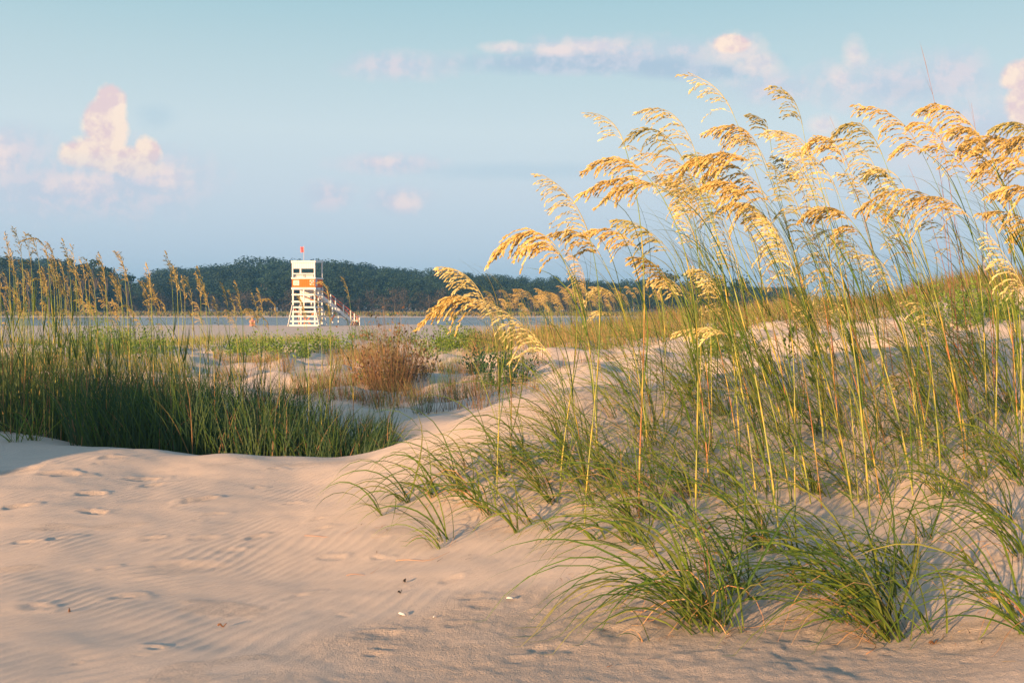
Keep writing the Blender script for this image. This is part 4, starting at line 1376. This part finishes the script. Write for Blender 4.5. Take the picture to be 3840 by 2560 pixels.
def left_stand():
    r = random.Random(41)
    protos = []
    for i in range(12):
        up = i < 9
        Ht = 2.0
        hl = r.uniform(.26, .36)
        pal = [[(.50, .38, .13), (.42, .32, .11), (.56, .44, .18), (.32, .28, .11)], [(.30, .28, .13), (.36, .31, .14), (.24, .25, .12), (.44, .36, .15)]][i % 2]  # golds and olives muted: the stand's partial shade is put into them
        lean = r.uniform(-.06, .05)
        s0 = (lean * 1.0, r.uniform(-.05, .05), Ht - hl)
        if up:
            c0 = (s0[0] + lean * .25 - .015, s0[1], Ht - hl * .35); t0 = (s0[0] - r.uniform(.03, .10), s0[1], Ht)
        else:
            c0 = (s0[0] - .02, s0[1], Ht + .03); t0 = (s0[0] - r.uniform(.16, .24), s0[1], Ht - hl * .35)
        e = sea_oat((0, 0, 0), s0, c0, t0, r.uniform(.5, .9), pal, r, 'sea oats', 'sea oats of the left stand', spl=.024, rad=.0048, nleaf=8, bw=.42, hang=1.1, wind=.5, leafL=(.45, .8), side=-.2, red=.35)
        protos.append(e)
    used = set()
    lst = sorted(LEFT)
    for i, (cx, cy, ln) in enumerate(lst):
        k = .3906 * 1024 / 2352
        col = cx * k; row = 208 + cy * k
        d = r.uniform(8.4, 10.4)
        droop = cx in (1005, 1545, 1610, 1655, 825, 1955, 320, 120)
        kk = r.choice([9, 10, 11]) if droop else r.randrange(9)
        e = protos[kk] if kk not in used else copy_tree(protos[kk])
        used.add(kk)
        lean = r.uniform(-.05, .07)
        x, y = (col - CX) / FPX * d + lean, d
        z = G_NEAR(x, y)
        top = CAM.z - (row - HR) / FPX * d
        s = max(.35, (top - z) / 2.0)
        e.location = (x, y, z)
        e.scale = (max(.7, s) * 1.1, max(.7, s) * 1.1, s)
        e.rotation_euler = (0, -lean / 2.2, r.uniform(-.7, .7))
        tone = {0: 'golden', 1: 'olive', 2: 'golden', 3: 'olive'}[kk % 4]
        shp = 'nodding' if droop else 'upright'
        e['label'] = '%s %s sea oats, %s from the left in the left stand' % (shp, tone, ordinal(i))
        e['group'] = 'sea oats of the left stand'
    for k, e in enumerate(protos):
        if k not in used:
            drop(e)
    # the dense blades they rise from: nobody could count them
    mb = MB()
    for i in range(9600):
        col = -60 + 446 * r.random() ** .93 + abs(r.gauss(0, 5))
        d = 8.15 + 3.6 * r.random() ** 1.3
        if col > 300: d = 8.15 + 1.6 * r.random()
        x = (col - CX) / FPX * d
        if (col < 70 and d < 8.9) or col > 392: continue
        if col > 350 and r.random() < (col - 350) / 60: continue
        L = float(np.interp(col, [-60, 0, 150, 300, 380], [1.05, 1.0, .92, .66, .48])) * r.uniform(.5, 1.12)
        L *= 1 + .55 * mnoise.noise((x * 1.6, d * 1.2, 3.3)) + .25 * mnoise.noise((x * 5, d * 4, 1.3))
        if mnoise.noise((x * 2.3, d * 1.9, 8.1)) > .28 and d > 8.6: continue
        z = G_NEAR(x, d) - .03
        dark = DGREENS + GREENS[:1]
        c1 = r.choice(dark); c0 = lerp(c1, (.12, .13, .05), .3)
        if r.random() < .06: c1 = c0 = (.30, .18, .09)
        if r.random() < .2: c1 = lerp(c1, (.16, .22, .05), .6)
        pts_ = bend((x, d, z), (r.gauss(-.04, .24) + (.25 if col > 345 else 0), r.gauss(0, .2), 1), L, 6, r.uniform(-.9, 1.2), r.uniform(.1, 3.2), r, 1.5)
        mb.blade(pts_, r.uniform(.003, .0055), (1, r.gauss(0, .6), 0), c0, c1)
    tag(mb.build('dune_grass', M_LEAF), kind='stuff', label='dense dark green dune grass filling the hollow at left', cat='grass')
    # yellow tuft on the sand spur at the left edge
    for i, (c, rw, n, L) in enumerate(((6, 432, 14, .55), (30, 441, 22, .55), (14, 443, 16, .5), (75, 441, 12, .45))):
        b = hit(c, rw)
        e = empty('grass_tuft', b, label='yellow green tuft on the shaded sand spur at the left edge, %s from the left' % ['first', 'third', 'second', 'fourth'][i], cat='grass tuft', group='tufts on the left sand spur')
        m_ = MB(); tuft(m_, b, n, L, r, GREENS, lean=-.1, spread=.45, wind=.4, grav=2.2, w=.005)
        m_.v = [(p[0] - b[0], p[1] - b[1], p[2] - b[2]) for p in m_.v]
        m_.build('leaves', M_LEAF, e)


left_stand()


# ------------------------------------------------------------------ middle distance: shrubs, far oats, grasses
def stemshrub(b, w, h_, n, pal, r, name, label, cat, group=None, leaf=None, stiff=True, twig=.0022, tpal=None):
    e = empty(name, b, label=label, cat=cat, group=group)
    st = MB(); lf = MB()
    for i in range(n):
        a = r.uniform(0, 6.28); q = math.sqrt(r.random())
        p = (w * .38 * q * math.cos(a), w * .3 * q * math.sin(a), 0)
        z = G_MID(b[0] + p[0], b[1] + p[1]) - b[2] - .03
        L = h_ * r.uniform(.4, 1.15) * (1 - .35 * q * q)
        d = (math.cos(a) * q * .38 + r.gauss(0, .13), math.sin(a) * q * .35 + r.gauss(0, .1), 1)
        pts_ = bend((p[0], p[1], z), d, L, 5, r.uniform(-.2, .4), r.uniform(-.1, .3), r)
        c = r.choice(tpal or pal)
        st.blade(pts_, twig * r.uniform(.8, 1.6), (1, r.gauss(0, .5), 0), c, c, prof=lambda t: 1 - .7 * t)
        if leaf:
            for k in range(leaf):
                p_ = pts_[r.randint(1, 5)]
                aa = r.uniform(0, 6.28)
                t = (math.cos(aa) * .7, math.sin(aa) * .7, r.uniform(.3, 1.3))
                s = r.uniform(.035, .07)
                v = r.uniform(.7, 1.35); c = r.choice(pal)
                lf.leafquad(add(p_, (r.gauss(0, .02), r.gauss(0, .02), r.gauss(0, .03))), t, (r.gauss(0, 1), -1, r.gauss(0, 1)), s, s * .26, (c[0] * v, c[1] * v, c[2] * v))
    st.build('stems', M_LEAF, e)
    if leaf: lf.build('leaves', M_LEAF, e)
    return e


RUST = [(.26, .15, .08), (.20, .11, .065), (.33, .21, .11), (.15, .10, .06), (.19, .18, .06)]
BUSH = [(.14, .24, .035), (.18, .28, .04), (.10, .18, .035), (.20, .28, .06)]


def middle():
    r = random.Random(51)
    hm = lambda c, rw, d0=9: hit(c, rw, d0)
    # the big rust-coloured bush and its satellites
    stemshrub(hm(389, 391, 9), .78, 1.12, 520, RUST, r, 'dry_shrub', 'big rust brown wiry shrub on the hummock in mid distance', 'shrub', leaf=1, tpal=RUST)
    stemshrub(hm(366, 384, 9), .5, .5, 110, RUST[:3] + BUSH[:1], r, 'dry_shrub', 'lower rusty shrub merging into the left of the big one', 'shrub', leaf=2)
    stemshrub(hm(412, 378, 9), .7, .62, 160, RUST, r, 'dry_shrub', 'thin rusty shrub at the right of the big one', 'shrub', leaf=2)
    for i, (c, rw, w, h_, n, lab) in enumerate(((443, 352, 2.0, .62, 170, 'bright green leafy bush just right of the rust brown shrub'), (362, 340, 1.2, .6, 80, 'green leafy bush just right of the tower stairs'),
                                     (330, 350, 1.6, .5, 90, 'green bush below the tower stairs'), (315, 349, 1.6, .42, 90, 'green bush on sand below the tower'), (268, 352, 2.3, .45, 130, 'pale green bush left of the one below the tower'),
                                     (240, 352, 2.0, .4, 100, 'low green bush on the sand rim left of the tower'), (128, 352, 2.4, .75, 200, 'tall bright green bush behind the left sea oats'), (108, 353, 2.0, .6, 150, 'green bush left of the tall bright one'),
                                     (145, 355, 1.6, .5, 100, 'small green bush right of the tall bright one'), (505, 384, .8, .5, 70, 'dark green bush in the blue shade near the hollow'), (487, 372, .7, .45, 60, 'small dark bush left of the shaded one'),
                                     (395, 345, 1.5, .5, 80, 'green bush peeping over the rust brown shrub'), (285, 352, 1.4, .38, 60, 'small green bush between two pale bushes left of the tower'), (60, 358, 2.0, .55, 120, 'yellow green bush behind the leftmost sea oats'),
                                     (720, 356, 1.0, .45, 80, 'green bush behind the stalks of the near stand'), (960, 318, 1.8, .55, 150, 'green shrub on the flank of the far right dune'), (1000, 320, 1.6, .5, 120, 'green shrub at the right edge on the far dune'),
                                     (455, 348, 1.2, .5, 80, 'small green bush right of the bright leafy one'))):
        dk = 'dark' in lab
        stemshrub(hm(c, rw, 10), w, h_, n, (DGREENS if dk else BUSH), r, 'green_bush', lab, 'bush', leaf=7, twig=.003)
    # rusty thin tufts scattered over the hummocks
    spots = [(420, 402), (408, 410), (428, 414), (455, 395), (462, 372), (440, 385), (447, 372), (475, 392), (478, 400), (468, 408), (430, 372), (492, 358), (520, 362), (540, 366), (345, 400), (330, 385), (315, 380), (360, 404),
             (300, 378), (285, 372), (395, 405), (500, 395), (452, 410), (378, 398), (335, 372), (585, 362), (610, 360), (560, 370), (482, 345), (474, 350)]
    spots += [(r.uniform(290, 530), r.uniform(358, 412)) for _ in range(52)]
    for i, (c, rw) in enumerate(spots):
        rust = r.random() < .72
        stemshrub(hm(c, rw, 9), r.uniform(.2, .5), r.uniform(.22, .5), r.randint(14, 42), RUST if rust else GREENS, r, 'dry_tuft' if rust else 'grass_tuft',
                  'thin rusty dry tuft scattered on the mid distance hummocks' if rust else 'thin green tuft scattered on the mid distance hummocks', 'tuft',
                  'thin %s tufts on the mid distance hummocks' % ('rusty' if rust else 'green'), leaf=None)
    # grass sheets
    def sheet(name, label, n, region, hgt, pal, w=.004, dens=None):
        mb = MB()
        k = 0; tries = 0
        while k < n and tries < n * 12:
            tries += 1
            x, y = region(r)
            if dens is not None and dens(x, y) < r.random(): continue
            z = G_MID(x, y) - .03
            L = hgt(x, y) * r.uniform(.5, 1.15)
            c = r.choice(pal); v = r.uniform(.75, 1.3); c = (c[0] * v, c[1] * v, c[2] * v)
            mb.blade(bend((x, y, z), (r.gauss(-.06, .22), r.gauss(0, .2), 1), L, 3, r.uniform(0, .7), r.uniform(0, .7), r), w * r.uniform(.7, 1.4) * (y / 12) ** .6, (1, r.gauss(0, .4), 0), c, c)
            k += 1
        tag(mb.build(name, M_LEAF), kind='stuff', label=label, cat='grass')
    patch = lambda x, y, s, seed, th: min(1.0, max(0.0, (mnoise.noise((x * s, y * s, seed * 1.7)) - th) * 5))
    YG = [(.20, .24, .05), (.26, .25, .07), (.14, .20, .05), (.30, .22, .09)]
    YB = [(.26, .20, .08), (.30, .20, .10), (.22, .22, .07), (.17, .20, .05), (.28, .14, .07)]
    def reg(c0, c1, d0, d1):
        def f(r):
            d = d0 + (d1 - d0) * r.random(); c = r.uniform(c0, c1)
            return ((c - CX) / FPX * d, d)
        return f
    sheet('dune_grass', 'yellow green grass behind the left sea oats', 4500, reg(-60, 190, 12, 19), lambda x, y: .40, YG, dens=lambda x, y: .25 + patch(x, y, .5, 71, -.05))
    sheet('dune_grass', 'grass on the low rim in front of the tower', 3800, reg(-40, 340, 25, 36), lambda x, y: .34, YG, dens=lambda x, y: patch(x, y, .35, 72, -.1))
    sheet('dune_grass', 'sparse tan grass on the mid distance hummocks', 2800, reg(215, 520, 12.5, 22), lambda x, y: .30, YB, w=.003, dens=lambda x, y: patch(x, y, .9, 73, .12))
    sheet('dune_grass', 'golden green grass below the distant sea oats', 9000, reg(470, 830, 18, 31), lambda x, y: .5, YG + YB, dens=lambda x, y: .2 + patch(x, y, .4, 74, -.2))
    sheet('dune_grass', 'brown and green grass covering the far right dune', 9000, reg(790, 1130, 15.5, 25), lambda x, y: .42, YB + YB + YG, dens=lambda x, y: .3 + patch(x, y, .5, 75, -.15))
    # distant sea oats, copies
    protos = []
    for i in range(6):
        Ht = 1.5; hl = r.uniform(.28, .36)
        s0 = (-.14, 0, Ht - hl); c0 = (-.22, 0, Ht + .02); t0 = (-.22 - r.uniform(.12, .24), 0, Ht - r.uniform(-.01, .12))
        protos.append(sea_oat((0, 0, 0), s0, c0, t0, .7, [(.56, .43, .17), (.48, .35, .13), (.62, .50, .22)], r, 'x', 'x', spl=.032, rad=.006, bw=.75, nleaf=5, wind=.9, leafL=(.5, .8), red=.6))
    used = set()
    def place(c, rw, d, lab, grp):
        kk = r.randrange(6)
        e = protos[kk] if kk not in used else copy_tree(protos[kk]); used.add(kk)
        x = (c - CX) / FPX * d
        z = G_MID(x, d)
        top = CAM.z - (rw - HR) / FPX * d
        s = min(1.5, max(.5, (top - z) / 1.5))
        e.location = (x, d, z); e.scale = (s, s, s); e.rotation_euler = (0, 0, r.gauss(0, .35))
        e['label'] = lab; e['group'] = grp
    for i in range(105):
        c = r.uniform(478, 700) if i % 3 else r.uniform(500, 620)
        rw = np.interp(c, [470, 500, 560, 620, 700], [305, 290, 283, 284, 278]) + abs(r.gauss(0, 13))
        place(c, rw, r.uniform(21, 30), 'distant golden sea oats waving before the dark wood, right of centre', 'distant sea oats right of centre')
    for i in range(26):
        place(r.uniform(700, 1024), r.uniform(268, 290), r.uniform(18, 24), 'small distant sea oats on the far right dune crest', 'distant sea oats on the far right dune')
    for i in range(26):
        c = r.uniform(-10, 260) if i % 2 else r.uniform(-10, 150)
        place(c, r.uniform(296, 322), r.uniform(15, 22), 'small far sea oats standing behind the left stand', 'far sea oats behind the left stand')
    for k, e in enumerate(protos):
        if k not in used: drop(e)


middle()


# ------------------------------------------------------------------ small things on the sand
def shell(c, rw, s, rz, label, col=(.8, .76, .72)):
    x, y, z = hit(c, rw)
    mb = MB()
    n = 12
    for i in range(n + 1):
        a = math.pi * i / n
        for j in range(7):
            t = j / 6
            rr = s * (1 + .04 * math.cos(a * 22)) * t
            mb.v.append((rr * math.cos(a), rr * math.sin(a) * .8, s * .42 * (1 - (1 - t) ** 2) * .9 * (1 - t * t) * 2 + .002)); mb.c.append(lerp(col, (.5, .35, .3), .25 * (j % 2)))
    for i in range(n):
        for j in range(6):
            q = i * 7 + j; mb.f.append((q, q + 7, q + 8, q + 1))
    o = mb.build('seashell', M_COL, None, True, (x, y, z + .004))
    o.rotation_euler = (R(15), R(-8), rz)
    o.modifiers.new('thick', 'SOLIDIFY').thickness = .0015
    tag(o, label, 'seashell')


shell(510, 603, .015, 3.4, 'white clam shell lying on pale sand below the big tufts')
shell(401, 619, .015, 2.6, 'small white shell on the darker damp sand at bottom centre')
shell(434, 624, .007, 1.0, 'very small shell chip right of the shell on damp sand')


def twig(c, rw, L, rz, label, curl=0, col=(.12, .07, .04), th=.004, name='twig', cat='twig'):
    x, y, z = hit(c, rw)
    pts_ = []
    a = rz; p = (x, y)
    for i in range(9):
        pts_.append((p[0] - x, p[1] - y, G_NEAR(p[0], p[1]) - z + .008 + .006 * math.sin(i)))
        a += curl / 8; p = (p[0] + L / 8 * math.cos(a), p[1] + L / 8 * math.sin(a))
    o = MB().tube(pts_, [th * (1 - .6 * i / 8) for i in range(9)], col, 5).build(name, M_COL, None, True, (x, y, z))
    tag(o, label, cat)


twig(403, 588, .02, 1.3, 'short black bit of driftwood on the damp sand', th=.0045, col=(.03, .025, .02))
twig(397, 597, .02, .8, 'tiny dark crumb below the black driftwood', th=.003, col=(.05, .04, .03))
twig(345, 582, .16, -.5, 'thin curled orange blade lying on the sand left of the tufts', 1.6, (.5, .24, .1), .0012)
twig(303, 540, .3, -.9, 'long dry orange blade end curling on the left sand', 1.9, (.5, .25, .1), .0014)
twig(395, 566, .26, -.6, 'dry curled straw blade below the lowest tuft', 1.4, (.55, .3, .14), .0016)
twig(870, 662, .3, .4, 'dry brown looping blade below the right clump', 2.2, (.4, .2, .1), .0016)
twig(730, 640, .25, 1.2, 'dry straw hooked beside the base of the big left clump', -1.4, (.5, .28, .12), .0015)
twig(934, 652, .03, .2, 'brown leaf scrap on the sand at lower right', th=.005, col=(.12, .06, .03))
twig(215, 632, .03, .3, 'orange leaf fleck on the lower left sand', th=.004, col=(.2, .09, .04))
twig(65, 617, .035, 2.0, 'brown fleck in the lower left corner', th=.004, col=(.15, .07, .03))
twig(780, 402, .10, .3, 'curled brown dead leaf caught among the stalks', 1.2, (.2, .08, .04), .008)
twig(700, 533, .09, .2, 'brown dead leaf on the sand between the stalks', .8, (.2, .08, .04), .007)

# broken straw and seed husks blown round the tufts
def litter():
    r = random.Random(91)
    mb = MB()
    for i in range(900):
        if r.random() < .8:
            t = r.choice(TUFTS); c = t[0] + r.gauss(-4, 26); rw = t[1] + r.gauss(2, 12)
        else:
            c = r.uniform(560, 1030); rw = r.uniform(400, 600)
        d = FPX * 1.1 / max(60, rw - HR)
        h_ = hit_fast(c, rw)
        if h_ is None: continue
        x, y, z = h_
        a = r.uniform(0, 6.28); L = r.uniform(.006, .05) * (1.8 if r.random() < .12 else 1)
        p = (x, y, G_NEAR(x, y) + .006)
        pts_ = [p]
        for k in range(4):
            a += r.gauss(0, .35)
            q = (pts_[-1][0] + L / 4 * math.cos(a), pts_[-1][1] + L / 4 * math.sin(a))
            pts_.append((q[0], q[1], G_NEAR(q[0], q[1]) + .007))
        cc = r.choice([(.40, .24, .12), (.30, .15, .08), (.52, .38, .2), (.16, .09, .05), (.2, .12, .07)])
        mb.blade(pts_, r.uniform(.0008, .002), (-math.sin(a), math.cos(a), .2), cc, cc, prof=lambda t: 1 - .5 * t)
    tag(mb.build('plant_litter', M_LEAF), kind='stuff', label='bits of dry straw and husk scattered on the sand round the tufts', cat='litter')


def hit_fast(c, rw):
    d = 2.7
    k = (rw - HR) / FPX
    while d < 12:
        x = (c - CX) / FPX * d
        g = G_NEAR(x, d)
        if g >= CAM.z - k * d: return (x, d, g)
        d += .03
    return None


litter()

# ------------------------------------------------------------------ evening haze over the creek
HAZE = 0.0008
if HAZE:
    hz = MB().box(-760, 760, -80, 760, -3, 25).build('haze', bpy.data.materials.new('haze'))
    m = hz.data.materials[0]; m.use_nodes = True; nt = m.node_tree; nt.nodes.clear()
    o_ = ND(nt, 'ShaderNodeOutputMaterial'); v_ = ND(nt, 'ShaderNodeVolumePrincipled')
    v_.inputs['Color'].default_value = (.18, .52, 1.0, 1); v_.inputs['Density'].default_value = HAZE
    v_.inputs['Anisotropy'].default_value = .0
    nt.links.new(v_.outputs[0], o_.inputs['Volume'])
    tag(hz, kind='stuff', label='thin blue evening haze over the dunes and creek', cat='haze')
